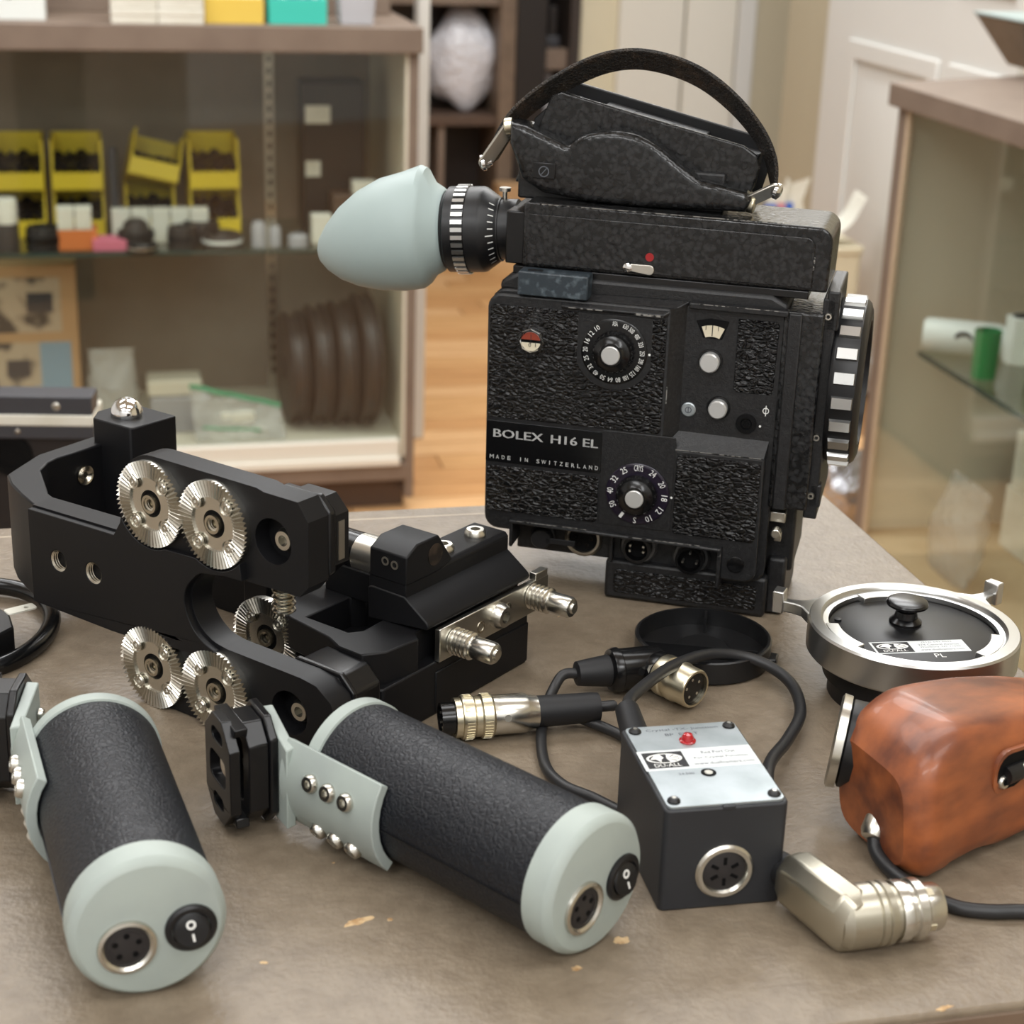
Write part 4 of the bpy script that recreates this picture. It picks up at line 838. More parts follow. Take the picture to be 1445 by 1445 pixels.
# ------------------------------------------------------------------ round black plastic cap lying open side up
cpx = T('body_cap', 'round black plastic cap lying open side up below the film camera', 'cap', (7.78, 63.1, 0))
P('rim', MB().lathe([(0, .02), (2.55, .02), (2.7, .1), (2.72, .95), (2.66, 1.0), (2.56, 1.0), (2.52, .3), (0, .3)], 72), 'cap_black', cpx)
P('inner_web', MB().box(-2.4, 2.2, -.75, -.65, .3, .8).box(-.05, .05, 1.7, 2.5, .3, .95), 'cap_black', cpx, rot=(0, 0, -8))
P('boss', MB().poly(arc(0, 0, 1.0, 20, 160, 12)+[(-1.3, -.6), (1.3, -.6)], 'z', .3, .55), 'cap_black', cpx, rot=(0, 0, -8), bevel=.05)
for a in (-15, 100, 215): P('lug', MB().box(2.6, 3.0, -.35, .35, .05, .5), 'cap_black', cpx, rot=(0, 0, a), bevel=.06)

# ------------------------------------------------------------------ lens mount adapter with silver bayonet ring
pm = T('lens_mount_adapter', 'silver bayonet ring lens mount on black barrel, capped by a knobbed disc', 'lens mount', (15.4, 60.45, 0))
P('barrel', MB().lathe([(0, 0), (3.0, 0), (3.0, .75), (3.25, .8), (3.25, 1.75), (0, 1.75)], 72), 'satin_black', pm)
rn = P('bayonet_ring', MB().lathe([(3.3, 1.7), (3.9, 1.72), (3.97, 1.8), (3.97, 2.9), (3.9, 2.98), (3.5, 3.0), (3.42, 2.92), (3.4, 2.84), (3.2, 2.82), (3.2, 2.3), (3.3, 2.3), (3.3, 1.7)], 96, None, False), 'alu', pm)
for a in (100, 200, 330): P('bayonet_lip', MB().poly(arc(0, 0, 3.35, a-20, a+20, 10)+arc(0, 0, 2.85, a+20, a-20, 10), 'z', 2.62, 2.86), 'alu', rn, bevel=.03)
for (a, s) in [(158, 1), (42, -1)]:
    m_ = Matrix.Rotation(R_(a), 4, 'Z')
    P('ring_tab', MB().poly([(3.5, -.8), (3.9, -.85), (4.25, -.35), (4.6, -.22), (5.2, -.18), (5.2, .18), (4.6, .22), (4.25, .35), (3.9, .85), (3.5, .8)], 'z', 2.5, 2.95, mtx=m_).box(5.0, 5.45, -.32, .32, 2.45, 3.35, m_), 'alu', rn, bevel=.05)
dc = P('cap_disc', MB().lathe([(0, 2.3), (3.15, 2.3), (3.15, 2.62), (3.05, 2.66), (0, 2.66)], 72), 'satin_black', pm)
P('knob', MB().lathe([(.62, 2.46), (.62, 2.55), (.45, 2.7), (.40, 2.95), (.5, 3.1), (.78, 3.2), (.8, 3.28), (.76, 3.36), (.65, 3.4), (0, 3.4)], 40), 'gloss_black', dc, loc=(-.15, .75, .2))
lb2 = P('sticker', MB().box(-2.1, 1.55, -1.95, -.95, 2.66, 2.67), 'label_white', dc, rot=(0, 0, 9))
logo(lb2, 1.4, .86, Matrix.Translation((-2.02, -1.88, 2.67)))
mb = MB()
for i, t in enumerate(['(212) 643 0042', '274 Central Avenue', 'Westbury, NY 11590', 'www.duallcamera.com']): text_mb(t, mb, Matrix.Translation((.5, -1.1-i*.21, 2.67)), height=.13, width=(1.2, 1.6, 1.6, 1.7)[i], ex=.004)
P('print', mb, 'grey_print', lb2)
mb = MB(); text_mb('PL', mb, Matrix.Translation((.55, -2.2, 2.67)) @ Matrix.Rotation(R_(6), 4, 'Z'), height=.3, ex=.006); P('lettering', mb, 'white_print', dc)
P('set_screw', MB().lathe([(.14, 0), (.14, .08), (0, .1)], 12), 'satin_black', dc, loc=(-2.75, .7, 2.66))

# ------------------------------------------------------------------ wooden hand grip
wd = T('wooden_grip', 'orange-brown varnished wooden hand grip at the right edge, with black cable', 'hand grip', (14.0, 47.3, 0), 37)
rings = []
def sup(u, e): return math.copysign(abs(u)**e, u)
for i in range(41):
    t = i/40; x = -.45 + 12.5*t
    endr = min(1.0, (max(0.0, x+.45)/.6))**.5 if x < .15 else 1.0
    z1 = 4.8 - .10*max(0, x-1.5) - .018*max(0, x-1.5)**2; z0 = .0
    wv = .22*(0.5+0.5*math.cos(2*math.pi*(x-.9)/2.3)) if x > .9 else .22
    z0 = .28 - wv*1.25 + (.0)
    z0 = max(.0, z0)
    z1 -= 1.0*max(0, 1-(x+.45)/1.9)**2
    y0, y1 = .0+.05*math.sin(x), 4.3
    cz, cy = (z0+z1)/2, (y0+y1)/2; hz, hy = (z1-z0)/2, (y1-y0)/2
    hz *= .80+.20*endr; hy *= .82+.18*endr
    ring = []
    for k in range(48):
        a = 2*math.pi*k/48; yy = sup(math.cos(a), .40)*hy; zz = sup(math.sin(a), .44)*hz
        lean = .22*(zz/hz)          # the top leans back
        if zz < 0 and yy < 0: yy *= 1-.10*(wv/.22-.5)*(-zz/hz) if x > .9 else 1
        ring.append((x-.95*(1-(cy+yy)/4.3)*max(0, 1-x/4.5), cy+yy+lean+.35*(1-endr), cz+zz))
    rings.append(ring)
wb_ = P('wooden_body', MB().loft(rings), 'wood_grip', wd)
sl_ = P('slot', MB().poly(rr(-2.2, 2.2, -.62, .62, .55), 'z', -.1, .05), 'void', wd, mtx=rx((4.2, .06, 2.95)) @ Matrix.Rotation(R_(-4), 4, 'Z'))
P('slot_lip', MB().poly(rr(-2.35, 2.35, -.8, .75, .6), 'z', -.12, .04, [rr(-2.2, 2.2, -.62, .62, .55)]), 'wood_grip', wd, bevel=.05, mtx=rx((4.2, .06, 2.95)) @ Matrix.Rotation(R_(-4), 4, 'Z'))
P('slot_rail', MB().cyl(.32, -1.9, -.5, 20, frame((4.2, -.0, 2.98), (1, 0, 0))), 'satin_black', wd)
for x in (3.15, 2.3): socket_screw(wd, (x, -.12 if x > 2.5 else .05, 3.0 if x > 2.5 else 2.75), (0, -1, .1), .3 if x > 2.5 else .24, .15, 'steel')
P('cable_ferrule', MB().lathe([(.42, -.4), (.44, .05), (.36, .25), (.26, .3), (0, .3)], 20), 'steel', wd, mtx=frame((-.95, 2.2, .95), (-.7, -.3, -.65)))
P('cable', MB().tube(cat([(-.95, 2.2, .95), (-1.25, 1.8, .5), (-1.4, 1.0, .26), (-1.5, 0, .24), (-1.28, -1.4, .24), (-.6, -2.2, .24), (.3, -2.8, .24), (1.9, -4.1, .24), (4.6, -6.6, .24)], 6), .23, 12), 'cable', wd)
kb = P('rosette_knob', MB().lathe([(0, 0), (1.45, 0), (1.5, .12), (1.5, .9), (1.35, 1.0), (0, 1.0)], 14), 'satin_black', wd, mtx=frame((.75, 4.05, 2.55), (-.62, .78, .1)))
P('rosette_plate', MB().lathe([(1.2, .95), (1.55, .98), (1.58, 1.25), (1.45, 1.32), (0, 1.3)], 48), 'steel', kb)

# ------------------------------------------------------------------ cable ring and its clip at the left edge
cr_ = T('cable_loop', 'thick glossy black cable loop at the left edge, before the rig bracket', 'cable', (-21.6, 62.5, 0))
P('cable', MB().tube([(3.4*math.cos(2*math.pi*k/48), 4.15*math.sin(2*math.pi*k/48), .36+.12*math.sin(2*math.pi*k/48)) for k in range(48)], .36, 14, True), 'gloss_black', cr_)
P('cable_tag', MB().poly(rr(-.3, .9, -.25, .3, .12), 'z', 1.2, 1.26, [hole(.55, .02, .1, 12)], mtx=Matrix.Rotation(R_(40), 4, 'Z')), 'card_white', cr_, loc=(2.1, .0, .0))
P('cable_clip', MB().poly([(.7, -3.0), (2.0, -2.4), (2.5, -1.4), (2.0, -.2), (1.4, .4), (.4, .2)], 'z', .0, 1.2), 'satin_black', cr_, bevel=.08)

# ------------------------------------------------------------------ left display case and what it holds
def fr_pt(o, r, x, y, z):
    c, s = math.cos(R_(r)), math.sin(R_(r)); return (o[0]+x*c-y*s, o[1]+x*s+y*c, o[2]+z)
lw = lambda x, y, z=0: fr_pt(LCO, LCR, x, y, z)
rw = lambda x, y, z=0: fr_pt(RCO, RCR, x, y, z)
CD = 46
lc = T('display_case', 'long taupe display case with glass front on the left, yellow bins inside', 'display case', LCO, LCR)
P('top', MB().box(-135, .6, -1.2, CD, -4.8, 0), 'cab', lc, bevel=.25)
P('end_post', MB().box(-1.9, .0, 0, CD, -94, -4.8), 'cab', lc, bevel=.15)
P('end_lining', MB().box(-2.4, -1.9, 1.2, CD-1, -86, -4.8), 'cab_light', lc)
P('back_panel', MB().box(-135, -1.9, CD-1.5, CD, -88, -4.8), 'cab_dark', lc)
P('bottom_rail', MB().box(-135, -1.5, -.3, 2, -90, -86.4), 'cab', lc, bevel=.2)
P('kick_board', MB().box(-134, -1.5, 4, CD, FLOOR, -90), 'cab_shelfboard', lc)
P('case_floor', MB().box(-135, -2.4, 2, CD-1.5, -86.4, -82.3), 'cab_light', lc)
P('sill', MB().box(-135, -3.0, -.1, 2.2, -86.6, -81.2), 'offwhite', lc, bevel=.4)
P('sill_track', MB().box(-135, -3.0, -.9, .1, -86.6, -84.9), 'offwhite', lc, bevel=.2)
P('glass_pane', MB().box(-135, -2.0, .5, 1.0, -84.9, -4.8), 'glass', lc)
P('glass_edge_strip', MB().box(-2.5, -1.9, .3, 1.2, -84.9, -4.8), 'cab_light', lc)
gs = P('glass_shelf', MB().box(-134, -3, 3, 34, -43.1, -42.4), 'shelf_glass', lc)
P('shelf_front_edge', MB().box(-134, -3, 2.8, 3.05, -43.15, -42.35), 'glass_edge', gs)
st_ = P('shelf_standard', MB().box(-25, -23, CD-2.2, CD-1.4, -82, -5), 'steel', lc)
slot = MB().box(-24.3, -23.7, CD-2.3, CD-2.15, -.8, .8).mesh('slot')
for k in range(28): link('slot', slot, 'void', st_, loc=(0, 0, -8-k*2.6))
P('backsplash', MB().box(-135, -1.5, 24, 27, 0, 26), 'cab', lc, bevel=.2)
SZ = -42.4
def thing1(name, mb, m, label, cat_, o, rz, group=None, bevel=0, rot=None):
    ob = P(name, mb, m, None, loc=o, rot=rot or (0, 0, rz), bevel=bevel); return tag(ob, label, cat_, group)
# things on top
wx = T('white_carton', 'white carton with dark photo print, standing far left on the display case', 'carton', lw(-72.4, 6), LCR)
P('carton_body', MB().box(-4.6, 4.4, -2, 8, 0, 14), 'white_plastic', wx, bevel=.1)
P('printed_picture', MB().poly([(-3.5, 11), (-1.9, 11), (-.6, 4.2), (-2.0, 3.6)], 'y', -2.05, -1.98), 'grey_case', wx); P('printed_picture', MB().poly([(-4.4, 7), (-3.4, 7.4), (-2.9, 5), (-4.0, 4.6)], 'y', -2.05, -1.98), 'grey_print', wx)
for c in range(2):
    for r in range(3):
        bxx = T('small_white_box', 'small white box in the %s row of the %s stack on the display case' % (['bottom', 'middle', 'top'][r], ['left', 'right'][c]), 'box', lw(-52.4+c*8.3, -.0, 2.75*r), LCR, 'small white boxes on the display case')
        P('box_body', MB().box(-4.1, 4.1, -1, 7, 0, 2.45), 'card_white', bxx, bevel=.12); P('box_lid', MB().box(-4.15, 4.15, -1.1, 7.1, 1.5, 2.7), 'card_white', bxx, bevel=.12)
yb = T('yellow_counter_box', 'yellow counter display box with white cards, beside the stacked white boxes', 'box', lw(-34.2, 4.4), LCR)
P('tray', MB().box(-5.5, 5.3, -2.6, 5, 0, 4.6), 'card_yellow', yb, bevel=.1); P('card_stack', MB().box(-5, 4.9, -2, 4.5, 4.5, 12), 'white_plastic', yb, bevel=.1)
tb = T('teal_counter_box', 'teal counter display box with purple packets on the display case', 'box', lw(-22.6, 4.4), LCR)
P('tray', MB().box(-5.4, 5.4, -2.6, 5, 0, 4.6), 'card_teal', tb, bevel=.1); P('packet_stack', MB().box(-4.9, 4.2, -2, 4.5, 4.5, 12), 'card_purple', tb, bevel=.1)
mb = MB(); text_mb('Instant', mb, FACE_NEG_Y(.6, -2.03, 6.2), height=1.0, width=4.4); 
P('packet_flash', MB().poly([(-3.4, 5.0), (-1.2, 5.0), (.8, 7.6), (-.6, 8.2)], 'y', -2.06, -2.0), 'white_plastic', tb)
thing1('plastic_tub', MB().lathe([(0, 0), (4.3, 0), (5.0, 8), (4.9, 8), (4.2, .2), (0, .2)], 4), 'clear_plastic', 'clear plastic tub at the right end of the display case top', 'tub', lw(-11.4, 5.5), LCR+45, bevel=.2)
# yellow stacking bins
def make_bin():
    b = T('yellow_bin', '', 'bin'); W_, D_, H_ = 9.8, 14, 9.3
    P('bin_base', MB().box(-W_/2, W_/2, 0, D_, 0, .5), 'yellow', b)
    P('bin_side', MB().poly([(0, .3), (D_, .3), (D_, H_), (2.2, H_), (2.0, 6.4), (0, 3.6)], 'x', -W_/2, -W_/2+.45), 'yellow', b, bevel=.1); P('bin_side', MB().poly([(0, .3), (D_, .3), (D_, H_), (2.2, H_), (2.0, 6.4), (0, 3.6)], 'x', W_/2-.45, W_/2), 'yellow', b, bevel=.1)
    P('bin_back', MB().box(-W_/2, W_/2, D_-.5, D_, .3, H_), 'yellow', b); P('bin_front', MB().box(-W_/2, W_/2, -.1, .5, .2, 3.4), 'yellow', b, bevel=.15)
    cont = MB(); rnd = random.Random(3); rows = []
    for i in range(10):
        rows.append([(-W_/2+.5+k*(W_-1)/9, .6+i*(D_-1.2)/9, 3.0+1.9*rnd.random()+.12*i) for k in range(10)])
    cont.loft(rows, False, False); c = P('bin_contents', cont, 'dark_plastic', b); c['kind'] = 'stuff'
    return b
b0 = None
BN = [(-75.2, 17, SZ, 0, 'yellow bin lower left, under the leftmost yellow bin'), (-75.2, 17, SZ+9.35, 0, 'leftmost yellow bin of the upper row behind glass'),
      (-64.0, 17, SZ, 0, 'lower yellow bin behind the pair of small white boxes'), (-64.0, 17, SZ+9.35, 0, 'second yellow bin of the upper row, beside a dark blue tube'),
      (-50.2, 19, SZ, 0, 'lower yellow bin holding clear bags, beneath the tilted bin'), (-49.6, 18, SZ+9.9, 1, 'tilted yellow bin of the upper row, standing highest'),
      (-37.6, 17, SZ, 0, 'lower right yellow bin, in the last column'), (-37.6, 17, SZ+9.35, 0, 'rightmost yellow bin of the upper row')]
for i, (x, y, z, tl, lab) in enumerate(BN):
    b = make_bin() if b0 is None else copy_tree(b0)
    if b0 is None: b0 = b
    b.location = Vector(lw(x, y, z))*S; b.rotation_euler = (R_(-16 if tl else 0), R_(13 if tl else 0), R_(LCR)); b['label'] = lab; b['group'] = 'yellow stacking bins in the display case'
    if tl: b.location = Vector(lw(x, y, z+1.6))*S
thing1('blue_tube', MB().lathe([(0, 0), (.9, 0), (.9, 17), (.6, 18), (0, 18)], 16), 'sky_blue' if False else 'grey_case', 'dark slim tube standing between the yellow bins', 'tube', lw(-57.2, 15, SZ), LCR)
for i in range(2):
    q = T('white_small_carton', 'small white carton, %s of the pair standing on the orange box' % ('left' if i == 0 else 'right'), 'box', lw(-66.6+i*3.3, 6.5, SZ+3.9), LCR, 'pair of small white cartons')
    P('carton_body', MB().box(-1.55, 1.55, -1.5, 2.5, 0, 4.0), 'card_white', q, bevel=.15); P('carton_flap', MB().box(-1.58, 1.58, -1.55, 2.5, 3.5, 4.1), 'card_white', q, bevel=.1)
thing1('orange_box', MB().box(-4, 4.2, -2, 4, 0, 3.9), 'orange', 'orange card box under the pair of small white cartons', 'box', lw(-65, 7, SZ), LCR, bevel=.15)
thing1('pink_box', MB().box(-3.2, 3.2, -2, 3, 0, 2.2), 'pink', 'flat pink box on the glass shelf', 'box', lw(-58.6, 5.6, SZ), LCR, bevel=.15)
for i in range(5):
    q = T('film_carton', 'white film carton, %s in the row of five before the bins' % ['leftmost', 'second from the left', 'middle one', 'second from the right', 'rightmost'][i], 'box', lw(-56.2+i*3.75, 12.4, SZ), LCR, 'row of white film cartons')
    P('carton_body', MB().box(-1.75, 1.75, -1.5, 2.2, 0, 6.3), 'card_white', q, bevel=.15); P('carton_flap', MB().box(-1.78, 1.78, -1.55, 2.2, 5.5, 6.4), 'card_white', q, bevel=.1)
def disc(name, r, h, m, label, x, y, z=SZ, rim=None, prof=None):
    t = T(name, label, 'lens cap' if 'cap' in name else 'lens', lw(x, y, z), LCR)
    P('barrel', MB().lathe(prof or [(0, 0), (r, 0), (r, h*.8), (r*.92, h), (r*.7, h), (r*.66, h*.7), (0, h*.7)], 36), m, t)
    P('rim', MB().ring(r*.93, r*1.04, h*.35, h*.6, 36), rim or 'dark_plastic', t); return t
disc('round_lens_cap', 3.3, 4.4, 'dark_plastic', 'tall black lens cap standing at the front left of the shelf', -70.8, 6.8, SZ, 'gloss_black')
disc('lens_hood', 3.4, 5.6, 'brown_plastic', 'brown-black cone-shaped lens hood on the glass shelf', -53.6, 6.6, SZ, 'dark_plastic', [(0, 0), (3.5, 0), (2.9, 2.6), (2.2, 5.0), (1.4, 5.6), (0, 5.6)])
disc('lens_ring', 3.0, 1.6, 'dark_plastic', 'flat black lens ring with silver rim before the cone-shaped hood', -52.6, 4.4+2.4-3.0+.2, SZ, 'steel')
disc('lens_barrel', 2.7, 4.2, 'brown_plastic', 'short brown-black lens barrel in the middle of the glass shelf', -45.0, 6.2, SZ)
disc('small_lens', 3.8, 2.6, 'brown_plastic', 'wide low lens with broad white rim on the glass shelf', -37.2, 7.2, SZ, 'white_plastic')
disc('wide_lens', 3.6, 4.4, 'dark_plastic', 'dark lens standing behind the white-rimmed lens', -41.0, 10.6+.9, SZ)
jr = T('jar', 'dark jar with cream lid at the far left of the glass shelf', 'jar', lw(-77.4, 6.5, SZ), LCR)
P('jar_body', MB().lathe([(0, 0), (2.2, 0), (2.2, 5), (1.9, 5.6), (0, 5.6)], 28), 'brown_plastic', jr); P('jar_lid', MB().lathe([(0, 5.2), (2.1, 5.2), (2.1, 9.4), (1.9, 9.8), (0, 9.8)], 28), 'card_white', jr)
for i, (x, y, r, h, lab) in enumerate([(-30.2, 6, 1.5, 5, 'small clear glass vial standing on the shelf'), (-22.6, 6, 2.0, 2.4, 'low clear glass dish by the shelf standard'), (-27.0, 6.5, 1.2, 4, 'narrow clear glass vial, right of the other one')]):
    thing1('glass_vial', MB().lathe([(0, 0), (r, 0), (r, h*.8), (r*.7, h), (r*.6, h), (r*.6, h*.8), (r*.85, h*.7), (r*.85, .3), (0, .3)], 24), 'clear_plastic', lab, 'vial', lw(x, y, SZ), LCR)
bb2 = T('black_case_upright', 'tall black case with two white labels inside the display case', 'case', lw(-13.5, 20, SZ), LCR)
P('case_body', MB().box(-6.5, 6, -2, 8, 0, 30), 'dark_plastic', bb2, bevel=.4); P('paper_label', MB().box(-6, -1, -2.1, -1.95, 22.0, 25.5), 'card_white', bb2); P('paper_label', MB().box(-6, -3, -2.1, -1.95, 11.5, 14.6), 'card_white', bb2)
thing1('brown_box', MB().box(-4.8, 4.8, -2, 4, 0, 9), 'cab_shelfboard', 'dark brown box standing before the tall black case', 'box', lw(-10.2, 12.5, SZ), LCR, bevel=.2)
thing1('cream_box', MB().box(-2.4, 2.4, -1.5, 2, 0, 2.6), 'card_white', 'small cream box lying on the dark brown box', 'box', lw(-8.6, 12.5, SZ+9), LCR, bevel=.15)
thing1('grey_small_box', MB().box(-2.0, 2.0, -1.5, 2, 0, 5.6), 'card_white', 'small pale box on the shelf, left of the dark brown box', 'box', lw(-17.6, 9.0, SZ), LCR, bevel=.15)
# lower compartment
ZL = -82.3
def bag(name, w, h, dpt, m, label, loc, rz, tilt=0, seed=1):
    rnd = random.Random(seed); rings = []
    for i in range(13):
        t = i/12; ring = []
        ww = w/2*(.86+.14*math.sin(math.pi*t*.9+.3)); dd = dpt/2*max(.04, math.sin(math.pi*min(1, t*.92+.08))**.7)*(1-.75*max(0, t-.6)/.4)
        for k in range(24):
            a = 2*math.pi*k/24; j = 1+.16*(rnd.random()-.5)
            ring.append((ww*sup(math.cos(a), .7)*j + tilt*t*h, dd*math.sin(a)*j, h*t))
        rings.append(ring)
    ob = P(name, MB().loft(rings), m, None, loc=loc, rot=(0, 0, rz)); return tag(ob, label, 'bag')
bag('clear_bag', 10, 18, 8, M['clear_bag'], 'clear plastic bag of parts beside the printed picture box', lw(-59.3, 14, ZL), LCR, 0, 2)
pc = T('picture_box', 'large box printed with camera pictures on the lower floor, far left', 'box', lw(-73, 16, ZL), LCR)
P('box_body', MB().box(-12, 7.6, -3, 10, 0, 35.5), 'card_kraft', pc, bevel=.2)
for (x0, x1, z0, z1, m) in [(-9, 4.5, 22, 33, 'picture'), (-9, 0, 11, 20, 'picture'), (-1.5, 6, 1, 20, 'sky_blue'), (-9, 3.2, 1.5, 9.5, 'picture')]:
    P('printed_picture', MB().box(x0, x1, -3.06 if m == 'picture' else -3.04, -2.98, z0, z1), m, pc)
for (x0, x1, z0, z1) in [(-2, 3, 26, 30), (-6.5, -2, 13, 16.5), (-1.0, 3, 3, 6)]: P('printed_camera', MB().box(x0, x1, -3.1, -3.0, z0, z1), 'grey_case', pc, bevel=.02)
thing1('pale_box', MB().box(-6, 6, -3, 6, 0, 7.5), 'clear_plastic', 'pale translucent box in the middle of the lower floor', 'box', lw(-46, 16, ZL), LCR, bevel=.3)
thing1('green_packet', MB().box(-6, 5, -2.5, 5, 0, 3.4), 'plank_c' if False else 'cab_light', 'greenish packet lying on the pale translucent box', 'packet', lw(-46.5, 16.5, ZL+7.5), LCR, bevel=.5)
zb_ = T('zip_bag', 'clear zip bag with green seal leaning before the black reel cases', 'bag', lw(-34.5, 7, ZL), LCR)
rr_ = random.Random(6); rows = []
for i in range(12):
    rows.append([(-9+18*k/11-.35*i*.2, -2.2+.32*i+.9*(rr_.random()-.5), .3+i*.98-.42*k*(i/11.)+ (0 if i else 0)) for k in range(12)])
for i in range(12): pass
P('bag_front', MB().loft(rows, False, False), M['clear_bag'], zb_); P('bag_back', MB().loft([[(x, y+2.4-.1*i, z) for (x, y, z) in r] for i, r in enumerate(rows)], False, False), M['clear_bag'], zb_)
P('zip_seal', MB().tube([Vector(p)+Vector((0, 0, .2)) for p in rows[11]], .5, 8), 'green_zip', zb_); P('bag_hem', MB().tube([Vector(p) for p in rows[3]][1:9], .25, 8), 'green_zip', zb_)
P('bag_parts', MB().box(-6.5, 5.5, -1, 2.5, 0, 3).box(-4, 3, -.5, 2, 3, 6), 'card_white', zb_, bevel=.6)
for i, (x, y, r) in enumerate([(-22.6, 18, 11.6), (-17.8, 17.4, 12.4), (-13.0, 16.8, 12.8), (-8.2, 16.2, 13.6)]):
    t = T('reel_case', 'brown-black ribbed reel case, %s of the four on the lower floor' % ['leftmost', 'second from the left', 'third from the left', 'rightmost'][i], 'reel case', lw(x, y, ZL+r+.3), LCR, 'brown-black reel cases', rot=(0, 0, LCR+3))
    m_ = frame((0, 0, 0), (1, 0, 0))
    P('reel_flange', MB().lathe([(0, -1.9), (r-.6, -1.9), (r, -1.5), (r, -1.2), (r-1.0, -.8), (r-1.0, .8), (r, 1.2), (r, 1.5), (r-.6, 1.9), (0, 1.9)], 48, m_), 'brown_plastic', t)
    P('reel_hub', MB().lathe([(2.6, -2.3), (2.6, 2.3)], 24, m_), 'dark_plastic', t)

# ------------------------------------------------------------------ black road case behind the counter at the far left
rc0 = T('equipment_case', 'tall black equipment case with pale trim behind the counter, far left', 'case', (-39.2, 131, FLOOR), 4)
P('case_body', MB().box(-14, 5.6, 0, 4, 0, 82.6), 'dark_plastic', rc0, bevel=.3); P('case_lip', MB().box(-5.6, 5.8, -.4, 4, 82.4, 83.6), 'grey_case', rc0, bevel=.1)
P('pale_trim', MB().box(-14, 5.75, -.45, 4, 83.5, 84.4), 'card_white', rc0, bevel=.1); P('case_lid', MB().box(-4.0, 5.7, -.3, 2.5, 84.3, 85.9), 'grey_case', rc0, bevel=.1); P('case_drawer', MB().box(-14, -2.0, -.5, 2.5, 84.4, 86.6), 'dark_plastic', rc0, bevel=.15)
P('rivet', MB().lathe([(.32, 0), (.2, .1), (0, .12)], 14), 'steel', rc0, mtx=rx((2.9, -.3, 85.1))); P('rivet', MB().lathe([(.22, 0), (.14, .1), (0, .12)], 14), 'steel', rc0, mtx=rx((-.2, -.4, 83.0)))
P('port', MB().ring(1.0, 1.7, 0, .15, 32).cyl(1.05, 0, .05, 24), 'void', rc0, mtx=rx((-.9, -.05, 80.9)))

# ------------------------------------------------------------------ far shelving between the cases
su = T('storage_shelf', 'dark brown storage shelves beyond the aisle, behind the eyecup', 'shelf', lw(0, 262), LCR)
P('shelf_upright', MB().box(76, 81.7, -2, 28, FLOOR, 125), 'lam_edge', su, bevel=.3); P('shelf_upright', MB().box(81.7, 92.2, -3, 28, FLOOR, 125), 'dark_plastic', su, bevel=.3)
P('shelf_upright', MB().box(100.4, 104, -3, 28, FLOOR, 125), 'brown_plastic', su, bevel=.3); P('shelf_upright', MB().box(20, 24, -2, 28, FLOOR, 125), 'cab_shelfboard', su, bevel=.3)
P('shelf_board', MB().box(24, 76, 0, 28, -56, -52.5), 'cab_shelfboard', su, bevel=.2); P('shelf_board', MB().box(24, 76, 0, 28, -93, -90), 'cab_shelfboard', su, bevel=.2); P('shelf_board', MB().box(92.2, 100.4, 0, 28, -37, -30), 'cab', su, bevel=.2); P('shelf_board', MB().box(24, 76, 0, 28, -16, -12), 'cab', su, bevel=.2)
P('shelf_back', MB().box(22, 104, 28, 29.5, FLOOR, 125), 'brown_plastic', su); P('shelf_board', MB().box(92.2, 100.4, 0, 28, -60, -56), 'cab', su, bevel=.2)
P('shelf_divider', MB().box(56.0, 58.4, 2, 27, -90, -56), 'cab', su, bevel=.2)
def bubble(name, rx_, ry, rz, m, label, loc, seed):
    rnd = random.Random(seed); rings = []
    dirs = [(Vector((rnd.gauss(0, 1), rnd.gauss(0, 1), rnd.gauss(0, 1))).normalized(), rnd.uniform(4, 8)) for _ in range(14)]
    for i in range(1, 24):
        th = math.pi*i/24; ring = []
        for k in range(36):
            a = 2*math.pi*k/36; v = Vector((math.sin(th)*math.cos(a), math.sin(th)*math.sin(a), math.cos(th)))
            q = 1+sum(.017*math.sin(fq*v.dot(d)+j) for j, (d, fq) in enumerate(dirs))
            ring.append((rx_*v.x*q, ry*v.y*q, rz*v.z*q))
        rings.append(ring)
    ob = P(name, MB().loft(rings), m, None, loc=loc, rot=(0, 0, LCR)); return tag(ob, label, 'packaging')
bubble('bubble_wrap_bundle', 13.0, 10.5, 17.0, 'bubble', 'round bubble wrapped bundle on the shelf behind the eyecup', lw(66.5, 276, -35.0), 5)
bubble('bubble_wrap_bundle', 3.6, 5, 9.0, 'bubble', 'small white wrapped bundle behind the dark upright', lw(96.3, 273, -47), 9)
thing1('carton_block', MB().box(-9, 9, -4, 8, 0, 10), 'card_kraft', 'kraft carton on the board above the bubble wrapped bundle', 'carton', lw(55, 272, -12), LCR, bevel=.3)
cb = T('wall_telephone', 'dark grey handset device on the upper right board', 'device', lw(96.2, 266, -30), LCR)
P('handset', MB().box(-2.6, 2.6, 0, 6, 0, 4), 'grey_case', cb, bevel=.8, seg=3); P('handset_neck', MB().box(-1.4, 1.6, 1, 5, 3.5, 14), 'dark_plastic', cb, bevel=.5)
thing1('kraft_box', MB().box(-5.6, 5.6, -4, 6, 0, 24), 'plank_b' if False else 'card_kraft', 'kraft box on the floor, beyond the eyepiece', 'carton', lw(78.5, 245, FLOOR), LCR, bevel=.3)
